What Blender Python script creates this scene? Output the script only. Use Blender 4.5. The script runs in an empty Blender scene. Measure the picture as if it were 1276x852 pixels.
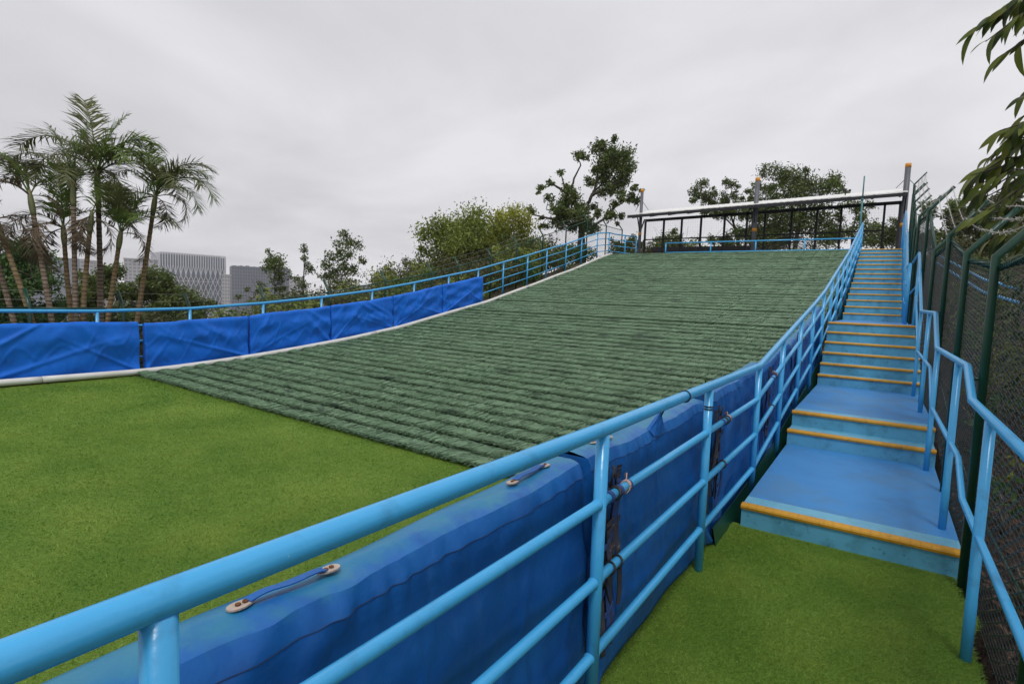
import bpy, math, random
import numpy as np
from mathutils import Vector, Matrix
R = math.radians
random.seed(7)
rng = np.random.default_rng(11)
S = bpy.context.scene
COL = S.collection

# ------------------------------------------------------------------ camera
cam_d = bpy.data.cameras.new('camera')
cam = bpy.data.objects.new('camera', cam_d); COL.objects.link(cam)
cam_d.sensor_width = 36; cam_d.lens = 19.55
cam_d.clip_start = .05; cam_d.clip_end = 9000
_r = Vector((.831212, .554612, .038626)); _u = Vector((-.07519, .043308, .996228)); _f = Vector((-.550847, .830981, -.077699))
cam.matrix_world = Matrix(((_r.x, _u.x, -_f.x, 0), (_r.y, _u.y, -_f.y, 0), (_r.z, _u.z, -_f.z, 1.684), (0, 0, 0, 1)))
S.camera = cam

# ------------------------------------------------------------------ light: overcast sky + broad weak sun
S.view_settings.view_transform = 'Standard'; S.view_settings.look = 'None'
S.view_settings.exposure = 0; S.view_settings.gamma = 1
SUN_EL, SUN_AZ = R(62), R(150)          # azimuth clockwise from +Y
w = bpy.data.worlds.new('World'); S.world = w; w.use_nodes = True
nt = w.node_tree; nt.nodes.clear()
def N(t, typ, **kw):
    n = t.nodes.new(typ)
    for k, v in kw.items(): setattr(n, k, v)
    return n
sky = N(nt, 'ShaderNodeTexSky', sky_type='NISHITA', sun_disc=False, sun_elevation=SUN_EL, sun_rotation=SUN_AZ)
bg1 = N(nt, 'ShaderNodeBackground'); bg1.inputs['Strength'].default_value = .08
nt.links.new(sky.outputs[0], bg1.inputs[0])
tc = N(nt, 'ShaderNodeTexCoord')
sep = N(nt, 'ShaderNodeSeparateXYZ'); nt.links.new(tc.outputs['Generated'], sep.inputs[0])
zm = N(nt, 'ShaderNodeMath', operation='MAXIMUM'); nt.links.new(sep.outputs['Z'], zm.inputs[0]); zm.inputs[1].default_value = 0
za = N(nt, 'ShaderNodeMath', operation='ADD'); nt.links.new(zm.outputs[0], za.inputs[0]); za.inputs[1].default_value = .22
dv = N(nt, 'ShaderNodeVectorMath', operation='SCALE')
inv = N(nt, 'ShaderNodeMath', operation='DIVIDE'); inv.inputs[0].default_value = 1; nt.links.new(za.outputs[0], inv.inputs[1])
nt.links.new(tc.outputs['Generated'], dv.inputs[0]); nt.links.new(inv.outputs[0], dv.inputs['Scale'])
n1 = N(nt, 'ShaderNodeTexNoise'); n1.inputs['Scale'].default_value = .95; n1.inputs['Detail'].default_value = 5; n1.inputs['Roughness'].default_value = .5; n1.inputs['Distortion'].default_value = .35
mp1 = N(nt, 'ShaderNodeMapping'); mp1.inputs['Location'].default_value = (5.094, -1.35, 0); mp1.inputs['Rotation'].default_value = (0, 0, 4.2659)
nt.links.new(dv.outputs[0], mp1.inputs[0]); nt.links.new(mp1.outputs[0], n1.inputs['Vector'])
cr = N(nt, 'ShaderNodeValToRGB')
cr.color_ramp.elements[0].position = .28; cr.color_ramp.elements[0].color = (.59, .583, .612, 1)
cr.color_ramp.elements[1].position = .60; cr.color_ramp.elements[1].color = (.80, .793, .825, 1)
nt.links.new(n1.outputs['Fac'], cr.inputs[0])
bg2 = N(nt, 'ShaderNodeBackground'); bg2.inputs['Strength'].default_value = 1.05
nt.links.new(cr.outputs[0], bg2.inputs[0])
mx = N(nt, 'ShaderNodeMixShader'); mx.inputs[0].default_value = .95
nt.links.new(bg1.outputs[0], mx.inputs[1]); nt.links.new(bg2.outputs[0], mx.inputs[2])
wo = N(nt, 'ShaderNodeOutputWorld'); nt.links.new(mx.outputs[0], wo.inputs[0])
sd = bpy.data.lights.new('sun', 'SUN'); sd.energy = 1.5; sd.angle = R(12); sd.color = (1, .97, .93)
sun = bpy.data.objects.new('sun', sd); COL.objects.link(sun)
_d = Vector((math.sin(SUN_AZ)*math.cos(SUN_EL), math.cos(SUN_AZ)*math.cos(SUN_EL), math.sin(SUN_EL)))
sun.rotation_euler = _d.to_track_quat('Z', 'Y').to_euler()

# ------------------------------------------------------------------ materials
def mat(name, col, rough=.6, col2=None, scale=8, detail=4, bump=0, bscale=40, bdist=.01, spec=.5, contrast=(.35, .65), extra=None, coord='Position', metallic=0, trans=0, stretch=None):
    m = bpy.data.materials.new(name); m.use_nodes = True
    t = m.node_tree; b = t.nodes['Principled BSDF']
    b.inputs['Roughness'].default_value = rough; b.inputs['Specular IOR Level'].default_value = spec; b.inputs['Metallic'].default_value = metallic
    b.inputs['Base Color'].default_value = (*col, 1)
    if coord == 'Position':
        src = N(t, 'ShaderNodeNewGeometry').outputs['Position']
    else:
        src = N(t, 'ShaderNodeTexCoord').outputs[coord]
    if stretch:
        mp = N(t, 'ShaderNodeMapping'); mp.inputs['Scale'].default_value = stretch; t.links.new(src, mp.inputs[0]); src = mp.outputs[0]
    out = None
    if col2:
        n = N(t, 'ShaderNodeTexNoise'); n.inputs['Scale'].default_value = scale; n.inputs['Detail'].default_value = detail; n.inputs['Roughness'].default_value = .6
        t.links.new(src, n.inputs['Vector'])
        r = N(t, 'ShaderNodeValToRGB'); r.color_ramp.elements[0].position = contrast[0]; r.color_ramp.elements[1].position = contrast[1]
        r.color_ramp.elements[0].color = (*col, 1); r.color_ramp.elements[1].color = (*col2, 1)
        t.links.new(n.outputs['Fac'], r.inputs[0]); out = r.outputs[0]
    for e in (extra or []):      # (colour, scale, lo, hi, strength[, stretch]) further worn or dirty patches
        n = N(t, 'ShaderNodeTexNoise'); n.inputs['Scale'].default_value = e[1]; n.inputs['Detail'].default_value = 5; n.inputs['Roughness'].default_value = .65
        if len(e) > 5:
            mp = N(t, 'ShaderNodeMapping'); mp.inputs['Scale'].default_value = e[5]; t.links.new(src, mp.inputs[0]); t.links.new(mp.outputs[0], n.inputs['Vector'])
        else: t.links.new(src, n.inputs['Vector'])
        mr = N(t, 'ShaderNodeMapRange'); mr.inputs[1].default_value = e[2]; mr.inputs[2].default_value = e[3]; mr.inputs[4].default_value = e[4]
        t.links.new(n.outputs['Fac'], mr.inputs[0])
        mc = N(t, 'ShaderNodeMix', data_type='RGBA'); t.links.new(mr.outputs[0], mc.inputs['Factor'])
        if out: t.links.new(out, mc.inputs['A'])
        else: mc.inputs['A'].default_value = (*col, 1)
        mc.inputs['B'].default_value = (*e[0], 1); out = mc.outputs['Result']
    if out: t.links.new(out, b.inputs['Base Color'])
    if bump:
        n = N(t, 'ShaderNodeTexNoise'); n.inputs['Scale'].default_value = bscale; n.inputs['Detail'].default_value = 4
        t.links.new(src, n.inputs['Vector'])
        bp = N(t, 'ShaderNodeBump'); bp.inputs['Strength'].default_value = bump; bp.inputs['Distance'].default_value = bdist
        t.links.new(n.outputs['Fac'], bp.inputs['Height']); t.links.new(bp.outputs[0], b.inputs['Normal'])
    if trans:
        b.inputs['Transmission Weight'].default_value = 0
        td = N(t, 'ShaderNodeBsdfTranslucent'); ms = N(t, 'ShaderNodeMixShader'); ms.inputs[0].default_value = trans
        if out: t.links.new(out, td.inputs[0])
        else: td.inputs[0].default_value = (*col, 1)
        o = t.nodes['Material Output']
        t.links.new(b.outputs[0], ms.inputs[1]); t.links.new(td.outputs[0], ms.inputs[2]); t.links.new(ms.outputs[0], o.inputs[0])
    return m
M = {}
M['rail'] = mat('sky blue gloss paint', (.052, .37, .72), .24, (.062, .40, .76), 3, bump=.14, bscale=55, bdist=.004, extra=[((.045, .22, .42), 9, .56, .75, .55), ((.5, .6, .65), 34, .72, .735, .9), ((.10, .07, .05), 23, .70, .76, .7)])
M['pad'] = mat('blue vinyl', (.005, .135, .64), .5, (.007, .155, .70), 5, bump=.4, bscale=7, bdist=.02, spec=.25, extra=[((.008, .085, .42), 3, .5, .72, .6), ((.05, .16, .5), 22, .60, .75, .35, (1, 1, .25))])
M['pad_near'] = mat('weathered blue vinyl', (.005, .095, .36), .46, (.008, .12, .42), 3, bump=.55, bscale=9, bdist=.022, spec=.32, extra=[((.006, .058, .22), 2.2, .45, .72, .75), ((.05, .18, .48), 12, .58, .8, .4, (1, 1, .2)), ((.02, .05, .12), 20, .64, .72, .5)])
M['pad_top'] = mat('sun faded teal vinyl', (.018, .15, .36), .42, (.026, .19, .34), 6, bump=.22, bscale=35, bdist=.004, spec=.4, extra=[((.010, .095, .36), 5, .46, .66, .8), ((.07, .21, .28), 14, .6, .75, .5)])
M['pad_band'] = mat('half faded blue vinyl', (.010, .12, .44), .45, (.016, .15, .42), 4, bump=.55, bscale=16, bdist=.014, spec=.45, extra=[((.010, .075, .30), 6, .5, .7, .7), ((.05, .19, .45), 16, .6, .78, .4)])
def fade_material():
    m = mat('sun faded vinyl top', (.006, .11, .40), .44, (.010, .135, .43), 4, bump=.5, bscale=14, bdist=.012, spec=.4, extra=[((.006, .07, .26), 6, .5, .7, .6)])
    t = m.node_tree; b = t.nodes['Principled BSDF']; src = b.inputs['Base Color'].links[0].from_socket
    at_ = N(t, 'ShaderNodeAttribute', attribute_name='fade'); ge = N(t, 'ShaderNodeNewGeometry')
    n = N(t, 'ShaderNodeTexNoise'); n.inputs['Scale'].default_value = 9; n.inputs['Detail'].default_value = 6; n.inputs['Roughness'].default_value = .65; t.links.new(ge.outputs['Position'], n.inputs['Vector'])
    ma = N(t, 'ShaderNodeMath', operation='MULTIPLY_ADD'); ma.inputs[1].default_value = 1.1; t.links.new(n.outputs['Fac'], ma.inputs[0]); t.links.new(at_.outputs['Fac'], ma.inputs[2])
    mr = N(t, 'ShaderNodeMapRange', interpolation_type='SMOOTHSTEP'); mr.inputs[1].default_value = .66; mr.inputs[2].default_value = 1.05; t.links.new(ma.outputs[0], mr.inputs[0])
    n2 = N(t, 'ShaderNodeTexNoise'); n2.inputs['Scale'].default_value = 5; n2.inputs['Detail'].default_value = 4; t.links.new(ge.outputs['Position'], n2.inputs['Vector'])
    r2 = N(t, 'ShaderNodeValToRGB'); r2.color_ramp.elements[0].position = .35; r2.color_ramp.elements[1].position = .68; r2.color_ramp.elements[0].color = (.015, .17, .36, 1); r2.color_ramp.elements[1].color = (.035, .215, .34, 1); t.links.new(n2.outputs['Fac'], r2.inputs[0])
    mc = N(t, 'ShaderNodeMix', data_type='RGBA'); t.links.new(mr.outputs[0], mc.inputs['Factor']); t.links.new(src, mc.inputs['A']); t.links.new(r2.outputs[0], mc.inputs['B']); t.links.new(mc.outputs['Result'], b.inputs['Base Color'])
    return m
M['pad_fade'] = fade_material()
def set_fade(o, vals):
    a = o.data.attributes.new('fade', 'FLOAT', 'POINT'); a.data.foreach_set('value', np.asarray(vals, np.float32)); return o
M['seam'] = mat('dark seam thread', (.012, .04, .12), .8)
M['strap'] = mat('worn navy webbing', (.014, .06, .26), .7, (.02, .045, .14), 40, bump=.3, bscale=200, bdist=.002, extra=[((.10, .09, .08), 18, .6, .75, .6)])
M['strap_worn'] = mat('frayed brown webbing', (.055, .045, .042), .85, (.02, .03, .07), 30, bump=.3, bscale=150, bdist=.002, extra=[((.25, .20, .17), 26, .62, .72, .7)])
M['cloth'] = mat('pale cloth tie', (.5, .36, .30), .85, (.36, .24, .2), 40)
M['leather'] = mat('tan reinforcing patch', (.42, .33, .27), .75, (.5, .42, .36), 60, bump=.3, bscale=120, bdist=.002)
M['rust'] = mat('rusted rivet', (.16, .06, .02), .85, (.09, .03, .012), 90, bump=.4, bscale=200, bdist=.002)
M['black'] = mat('black plastic tie', (.01, .01, .012), .45)
M['white_pipe'] = mat('white plastic pipe', (.72, .72, .70), .45, (.62, .61, .57), 2.5, extra=[((.35, .32, .27), 7, .6, .8, .5)])
M['tread'] = mat('blue rubber tread', (.042, .235, .56), .62, (.05, .26, .60), 2.2, bump=.5, bscale=260, bdist=.003, extra=[((.040, .15, .34), 2.6, .48, .72, .75), ((.14, .32, .52), 45, .60, .8, .4), ((.10, .27, .48), 1.3, .5, .7, .6), ((.02, .06, .12), 70, .70, .76, .6)])
M['riser'] = mat('pale blue riser paint', (.11, .40, .60), .5, (.09, .33, .50), 3, bump=.15, bscale=60, bdist=.003, extra=[((.045, .17, .22), 6, .5, .75, .75), ((.02, .05, .06), 28, .60, .73, .75)])
M['grip'] = mat('ribbed pale blue grip plate', (.17, .46, .62), .5, (.14, .40, .56), 5, extra=[((.10, .26, .34), 9, .52, .75, .7)])
M['nosing'] = mat('ochre yellow nosing', (.62, .315, .012), .5, (.52, .255, .014), 6, bump=.2, bscale=90, bdist=.003, extra=[((.22, .10, .03), 14, .55, .75, .75), ((.75, .62, .45), 33, .68, .74, .5)])
M['green_steel'] = mat('dark green painted steel', (.006, .055, .032), .36, (.005, .043, .026), 4, bump=.1, bscale=70, bdist=.003)
M['mesh_wire'] = mat('green coated fence wire', (.055, .078, .072), .25, spec=.7)
M['green_wire'] = mat('green fence wire', (.02, .10, .06), .5)
M['barb'] = mat('galvanised barbed wire', (.55, .53, .50), .5, (.40, .36, .31), 40)
M['brush'] = mat('dark green bristle', (.155, .262, .15), .42, (.222, .36, .212), 1.6, detail=6, spec=.5, extra=[((.022, .055, .034), 1.9, .58, .68, .95, (.7, 2.4, 2.4)), ((.05, .115, .068), 5, .52, .75, .6, (.8, 2, 2)), ((.25, .38, .26), 40, .55, .75, .6, (1, .3, .3))])
M['brush_base'] = mat('bristle backing', (.010, .022, .014), .9, (.016, .032, .02), 6)
M['turf'] = mat('artificial turf', (.13, .25, .032), .75, (.215, .335, .052), 1.1, detail=6, bump=1, bscale=170, bdist=.02, spec=.2, extra=[((.27, .36, .055), 2.3, .5, .75, .6), ((.06, .14, .013), 130, .48, .7, .6)])
M['turf_blade'] = mat('turf fibre', (.175, .33, .048), .55, (.30, .455, .085), 1.1, detail=6, spec=.25, extra=[((.32, .41, .07), 2.3, .5, .75, .55), ((.075, .17, .015), 160, .45, .65, .7)], trans=.25)
M['earth'] = mat('brown hillside earth', (.055, .038, .025), .95, (.10, .07, .045), 3, bump=1, bscale=14, bdist=.06, extra=[((.03, .05, .015), 1.2, .5, .65, .8)])
M['mulch'] = mat('dark leaf mulch', (.018, .011, .007), .95, (.035, .02, .012), 9, bump=1, bscale=30, bdist=.04)
M['litter'] = mat('fallen brown leaves', (.085, .036, .016), .8, (.03, .016, .009), 25, extra=[((.20, .11, .055), 60, .6, .7, .8)])
M['grey_steel'] = mat('grey painted steel', (.115, .12, .14), .5, (.09, .095, .11), 3)
M['dark_steel'] = mat('dark grey steel frame', (.022, .022, .026), .75, (.018, .018, .022), 5)
M['orange'] = mat('orange band paint', (.70, .29, .02), .5, (.6, .24, .02), 8)
M['roof_white'] = mat('white roof sheet', (.8, .8, .78), .5, (.7, .69, .66), 2)
M['trunk'] = mat('grey brown bark', (.10, .08, .06), .9, (.16, .135, .105), 7, bump=.8, bscale=18, bdist=.03)
M['trunk_dark'] = mat('dark bark', (.045, .037, .03), .9, (.08, .065, .05), 7, bump=.8, bscale=18, bdist=.03)
def foliage(name, c1, c2, c3, scale=1.6, trans=.25, rough=.5):
    return mat(name, c1, rough, c2, scale, detail=3, spec=.35, extra=[(c3, scale*4.5, .5, .7, .7)], trans=trans)
M['leaf_dark'] = foliage('dark tufted foliage', (.075, .11, .028), (.12, .165, .04), (.17, .21, .05))
M['leaf_mid'] = foliage('mid green foliage', (.16, .215, .036), (.225, .28, .05), (.28, .31, .06))
M['leaf_yellow'] = foliage('yellow green foliage', (.27, .295, .036), (.35, .36, .05), (.21, .26, .04))
M['leaf_fresh'] = foliage('fresh green foliage', (.045, .105, .020), (.07, .14, .028), (.03, .06, .016))
M['leaf_dull'] = foliage('dull undergrowth', (.06, .075, .024), (.10, .10, .036), (.12, .085, .04))
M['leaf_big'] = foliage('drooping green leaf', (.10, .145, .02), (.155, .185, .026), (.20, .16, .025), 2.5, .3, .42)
M['leaf_big_dark'] = foliage('shaded drooping leaf', (.035, .06, .014), (.055, .08, .018), (.10, .08, .02), 2.5, .25, .42)  # darker copy of the drooping leaf, with shade put into its colour
M['palm_green'] = foliage('green palm leaflet', (.115, .18, .034), (.16, .225, .045), (.05, .09, .022), 3, .25)
M['palm_dull'] = foliage('dull olive palm leaflet', (.105, .125, .042), (.14, .155, .055), (.15, .12, .06), 3, .2)
M['palm_dead'] = foliage('dead brown palm leaflet', (.12, .085, .05), (.17, .125, .08), (.075, .05, .03), 3, .15, .8)
M['rachis'] = mat('olive leaf stalk', (.16, .15, .04), .6, (.12, .10, .04), 5)
M['crownshaft'] = mat('pale green crown shaft', (.13, .16, .06), .5, (.17, .15, .06), 6, extra=[((.12, .08, .04), 12, .55, .7, .6)])
M['palm_trunk'] = mat('ringed palm bark', (.20, .14, .10), .9, (.27, .205, .15), 9, bump=.4, bscale=60, bdist=.01, extra=[((.10, .07, .045), 14, .5, .7, .7)])
M['palm_trunk_ochre'] = mat('ringed ochre palm bark', (.23, .145, .06), .85, (.22, .16, .085), 5, bump=.4, bscale=60, bdist=.01, extra=[((.09, .06, .03), 14, .5, .7, .7)])
def ring_bands(m, period, dark, amount):
    t = m.node_tree; b = t.nodes['Principled BSDF']; src = b.inputs['Base Color'].links[0].from_socket
    tcn = N(t, 'ShaderNodeTexCoord'); wv = N(t, 'ShaderNodeTexWave', wave_type='BANDS', bands_direction='Z'); wv.inputs['Scale'].default_value = .314/period; wv.inputs['Distortion'].default_value = 1.2; wv.inputs['Detail'].default_value = 2; wv.inputs['Detail Scale'].default_value = 3
    t.links.new(tcn.outputs['Object'], wv.inputs['Vector'])
    mr = N(t, 'ShaderNodeMapRange'); mr.inputs[1].default_value = .62; mr.inputs[2].default_value = .9; mr.inputs[4].default_value = amount; t.links.new(wv.outputs['Fac'], mr.inputs[0])
    mc = N(t, 'ShaderNodeMix', data_type='RGBA'); t.links.new(mr.outputs[0], mc.inputs['Factor']); t.links.new(src, mc.inputs['A']); mc.inputs['B'].default_value = (*dark, 1); t.links.new(mc.outputs['Result'], b.inputs['Base Color'])
ring_bands(M['palm_trunk'], .075, (.055, .038, .026), .85); ring_bands(M['palm_trunk_ochre'], .08, (.07, .045, .02), .8)
M['glass_blue'] = mat('blue grey curtain glass', (.12, .16, .215), .25, (.16, .20, .26), .03)
M['lattice'] = mat('white lattice cladding', (.62, .62, .66), .5)
M['glass_dark'] = mat('dark grey glass', (.085, .10, .125), .25, (.11, .125, .15), .02)
M['concrete_pale'] = mat('pale concrete', (.45, .44, .44), .8, (.40, .39, .40), .05)
M['concrete_grey'] = mat('blue grey cladding', (.19, .215, .265), .7, (.22, .245, .295), .03)
M['window'] = mat('window glass', (.20, .215, .25), .3)
M['shed_grey'] = mat('pale grey sheet', (.30, .30, .31), .7)
M['hose'] = mat('dark green hose', (.02, .035, .03), .45)

# ------------------------------------------------------------------ mesh helpers
class MB:
    def __init__(s): s.v = []; s.f = []; s.n = 0
    def add(s, v, f):
        s.v.extend([tuple(p) for p in v]); s.f.extend([tuple(i + s.n for i in q) for q in f]); s.n += len(v)
    def tube(s, pts, r, n=10, cap=True, up=None):
        pts = [Vector(p) for p in pts]; k = len(pts)
        rs = r if hasattr(r, '__len__') else [r]*k
        vs = []; prev = None
        for i, p in enumerate(pts):
            if i == 0: t = pts[1]-pts[0]
            elif i == k-1: t = pts[-1]-pts[-2]
            else: t = (pts[i]-pts[i-1]).normalized() + (pts[i+1]-pts[i]).normalized()
            if t.length < 1e-9: t = Vector((0, 0, 1))
            t.normalize()
            if prev is None:
                a = Vector((0, 0, 1)) if abs(t.z) < .9 else Vector((1, 0, 0))
                x = t.cross(a).normalized()
            else:
                x = prev - t*prev.dot(t)
                x = x.normalized() if x.length > 1e-6 else t.orthogonal().normalized()
            prev = x; y = t.cross(x)
            # mitre: widen the ring in the bend plane
            sc = 1.0
            if 0 < i < k-1:
                c = (pts[i]-pts[i-1]).normalized().dot((pts[i+1]-pts[i]).normalized()); sc = 1/max(.6, math.sqrt(max(.01, (1+c)/2)))
                bd = ((pts[i+1]-pts[i]).normalized() - (pts[i]-pts[i-1]).normalized())
                bd = bd.normalized() if bd.length > 1e-6 else None
            else: bd = None
            for j in range(n):
                an = 2*math.pi*j/n; o = (x*math.cos(an) + y*math.sin(an))*rs[i]
                if bd is not None: o = o + bd*(o.dot(bd)*(sc-1))
                vs.append(p + o)
        fs = []
        for i in range(k-1):
            for j in range(n):
                a = i*n+j; b = i*n+(j+1) % n; fs.append((a, b, b+n, a+n))
        if cap and n > 2:
            fs.append(tuple(range(n-1, -1, -1))); fs.append(tuple(range((k-1)*n, k*n)))
        s.add(vs, fs)
    def box(s, lo, hi, bev=0):
        x0, y0, z0 = lo; x1, y1, z1 = hi
        if bev <= 0:
            v = [(x0, y0, z0), (x1, y0, z0), (x1, y1, z0), (x0, y1, z0), (x0, y0, z1), (x1, y0, z1), (x1, y1, z1), (x0, y1, z1)]
            f = [(3, 2, 1, 0), (4, 5, 6, 7), (0, 1, 5, 4), (1, 2, 6, 5), (2, 3, 7, 6), (3, 0, 4, 7)]
        else:
            v = []
            for z, ins in ((z0, bev), (z0+bev, 0), (z1-bev, 0), (z1, bev)):
                v += [(x0+ins, y0+ins, z), (x1-ins, y0+ins, z), (x1-ins, y1-ins, z), (x0+ins, y1-ins, z)]
            f = [(3, 2, 1, 0), (12, 13, 14, 15)]
            for k in range(3):
                for j in range(4):
                    a = k*4+j; b = k*4+(j+1) % 4; f.append((a, b, b+4, a+4))
        s.add(v, f)
    def bar(s, p, q, wx, wz):          # rectangular bar from p to q
        p = Vector(p); q = Vector(q); t = (q-p).normalized()
        a = Vector((0, 0, 1)) if abs(t.z) < .95 else Vector((0, 1, 0))
        x = t.cross(a).normalized()*wx/2; y = x.cross(t).normalized()*wz/2
        v = [p-x-y, p+x-y, p+x+y, p-x+y, q-x-y, q+x-y, q+x+y, q-x+y]
        s.add(v, [(3, 2, 1, 0), (4, 5, 6, 7), (0, 1, 5, 4), (1, 2, 6, 5), (2, 3, 7, 6), (3, 0, 4, 7)])
    def ribbon(s, pts, wdir, wd, th=.003):   # strap: flat strip with thickness
        pts = [Vector(p) for p in pts]; wv = Vector(wdir).normalized()*wd/2; k = len(pts); vs = []
        for i, p in enumerate(pts):
            t = (pts[min(i+1, k-1)]-pts[max(i-1, 0)])
            nrm = t.cross(wv); nrm = nrm.normalized()*th/2 if nrm.length > 1e-9 else Vector((th/2, 0, 0))
            vs += [p-wv-nrm, p+wv-nrm, p+wv+nrm, p-wv+nrm]
        fs = [(3, 2, 1, 0), ((k-1)*4, (k-1)*4+1, (k-1)*4+2, (k-1)*4+3)]
        for i in range(k-1):
            for j in range(4):
                a = i*4+j; b = i*4+(j+1) % 4; fs.append((a, b, b+4, a+4))
        s.add(vs, fs)
    def mesh(s, name, m, smooth=False):
        me = bpy.data.meshes.new(name); me.from_pydata(s.v, [], s.f); me.materials.append(m)
        if smooth: me.polygons.foreach_set('use_smooth', [True]*len(me.polygons))
        me.update(); return me
    def build(s, name, m, parent=None, smooth=False, loc=None):
        return link(name, s.mesh(name, m, smooth), parent, loc)
def link(name, me, parent=None, loc=None):
    o = bpy.data.objects.new(name, me); COL.objects.link(o)
    if parent: o.parent = parent
    if loc: o.location = loc
    return o
def np_mesh(name, v, quads, m, smooth=False):
    me = bpy.data.meshes.new(name); v = np.asarray(v, np.float32); q = np.asarray(quads, np.int32); k = q.shape[1]
    me.vertices.add(len(v)); me.vertices.foreach_set('co', v.ravel())
    me.loops.add(q.size); me.loops.foreach_set('vertex_index', q.ravel())
    me.polygons.add(len(q)); me.polygons.foreach_set('loop_start', np.arange(0, q.size, k, dtype=np.int32))
    try: me.polygons.foreach_set('loop_total', np.full(len(q), k, np.int32))
    except Exception: pass
    if smooth: me.polygons.foreach_set('use_smooth', np.ones(len(q), bool))
    me.materials.append(m); me.update(calc_edges=True); me.validate(); return me
def tag(o, label, cat=None, group=None, kind=None):
    if label: o['label'] = label
    if cat: o['category'] = cat
    if group: o['group'] = group
    if kind: o['kind'] = kind
    return o
def thing(name, loc, label, cat, group=None):
    o = bpy.data.objects.new(name, None); COL.objects.link(o); o.location = loc; o.empty_display_size = .2
    return tag(o, label, cat, group)
def struct(o, label=None, cat=None):
    o['kind'] = 'structure'
    return tag(o, label, cat)

# ------------------------------------------------------------------ the slope's profile
_py = np.array([-50, 4.6, 5.2, 6, 7, 8, 9.5, 11.3, 13.2, 15.4, 17, 18.5, 20, 21.7, 23.6, 25.3, 26.0, 26.6, 60])
_pz = np.array([0, 0, .02, .07, .15, .25, .42, .68, 1.05, 1.46, 1.85, 2.2, 2.58, 2.98, 3.5, 3.93, 4.0, 4.0, 4.0])
_ty = np.linspace(-50, 60, 4401); _tz = np.interp(_ty, _py, _pz)
_k = np.hanning(33); _k /= _k.sum(); _tz = np.convolve(np.pad(_tz, 16, mode='edge'), _k, 'valid')
def P(y): return float(np.interp(y, _ty, _tz))
def Pv(y): return np.interp(y, _ty, _tz)
SH = .045
def surf(x, y): return Pv(np.asarray(y) + SH*(np.asarray(x)+6))

# ------------------------------------------------------------------ ground
def terr(x, y):
    x = np.asarray(x, float); y = np.asarray(y, float)
    base = Pv(y) - .30 - .25*np.clip((y-4)/4, 0, 1)*np.clip(1-np.abs(x+6)/7, 0, 1)
    left = np.clip(-12.9-x, 0, None); right = np.clip(x-.62, 0, None)
    z = base + np.where(x > .62, .22 + .10*np.clip(right, 0, 12), 0) - np.clip((x-.62)/6, 0, 1)*np.clip(y-6, 0, 20)*.05
    z = z - np.minimum(left*.42, 9) * np.clip(1.15-.02*np.abs(y), .6, 1.1)
    z = z + .12*np.sin(x*1.7+y*.9)*np.clip(left*.5, 0, 1) + .05*np.sin(y*2.3+x*3.1)*np.clip(left+right, 0, 1)
    back = np.clip(y-46, 0, None); z = z - np.minimum(back*.12, 25)
    d = np.hypot(x, y); z = z - 40*np.clip((d-60)/300, 0, 1)
    return z
gx = np.concatenate([-np.geomspace(6000, 30, 24), np.linspace(-28, 14, 85), np.geomspace(16, 6000, 24)])
gy = np.concatenate([-np.geomspace(6000, 12, 24), np.linspace(-10, 50, 110), np.geomspace(52, 6000, 24)])
GX, GY = np.meshgrid(gx, gy); GZ = terr(GX, GY)
nx_, ny_ = len(gx), len(gy); ii = np.arange(nx_*ny_).reshape(ny_, nx_)
q = np.stack([ii[:-1, :-1], ii[:-1, 1:], ii[1:, 1:], ii[1:, :-1]], -1).reshape(-1, 4)
struct(link('hillside_ground', np_mesh('hillside_ground', np.stack([GX, GY, GZ], -1).reshape(-1, 3), q, M['earth'], True)), 'brown earth hillside falling away around the ski slope')
def T(x, y): return float(terr(x, y))

def sheet(name, xs, ys, zf, m, label, thick=.04):
    X, Y = np.meshgrid(xs, ys); Z = zf(X, Y); i = np.arange(X.size).reshape(X.shape); n = X.size
    v = np.concatenate([np.stack([X, Y, Z], -1).reshape(-1, 3), np.stack([X, Y, Z-thick], -1).reshape(-1, 3)])
    q = np.stack([i[:-1, :-1], i[:-1, 1:], i[1:, 1:], i[1:, :-1]], -1).reshape(-1, 4)
    b = np.concatenate([i[0], i[1:, -1], i[-1, ::-1][1:], i[::-1, 0][1:-1]])
    side = np.stack([b, b+n, np.roll(b, -1)+n, np.roll(b, -1)], -1)
    return struct(link(name, np_mesh(name, v, np.concatenate([q, side]), m, True)), label)
# run-out turf on the left, walkway turf on the right
runout = sheet('turf_runout', np.linspace(-11.36, -1.1, 40), np.linspace(-6, 4.62, 30), lambda X, Y: 0*X, M['turf'], 'flat yellow green artificial turf run-out below the brush slope')
# walkway turf with an uneven right edge
wy = np.linspace(-5, 4.56, 60); edge = .52 + .025*np.sin(wy*5.1) + .02*np.sin(wy*11.3+1) + .06*np.clip(3.3-wy, 0, 2)
wx = np.linspace(0, 1, 12); WX = -1.09 + (edge[:, None]+1.09)*wx[None]; WY = np.repeat(wy[:, None], 12, 1)
i = np.arange(WX.size).reshape(WX.shape)
q = np.stack([i[:-1, :-1], i[:-1, 1:], i[1:, 1:], i[1:, :-1]], -1).reshape(-1, 4)
v = np.stack([WX, WY, 0*WX-.004], -1).reshape(-1, 3); n = len(v)
v = np.concatenate([v, v-np.array([0, 0, .05])]); e = i[:, -1]
q = np.concatenate([q, np.stack([e[:-1], e[:-1]+n, e[1:]+n, e[1:]], -1)])
walk = struct(link('turf_walkway', np_mesh('turf_walkway', v, q, M['turf'], True)), 'green artificial turf walkway in front of the blue stairs')

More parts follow.
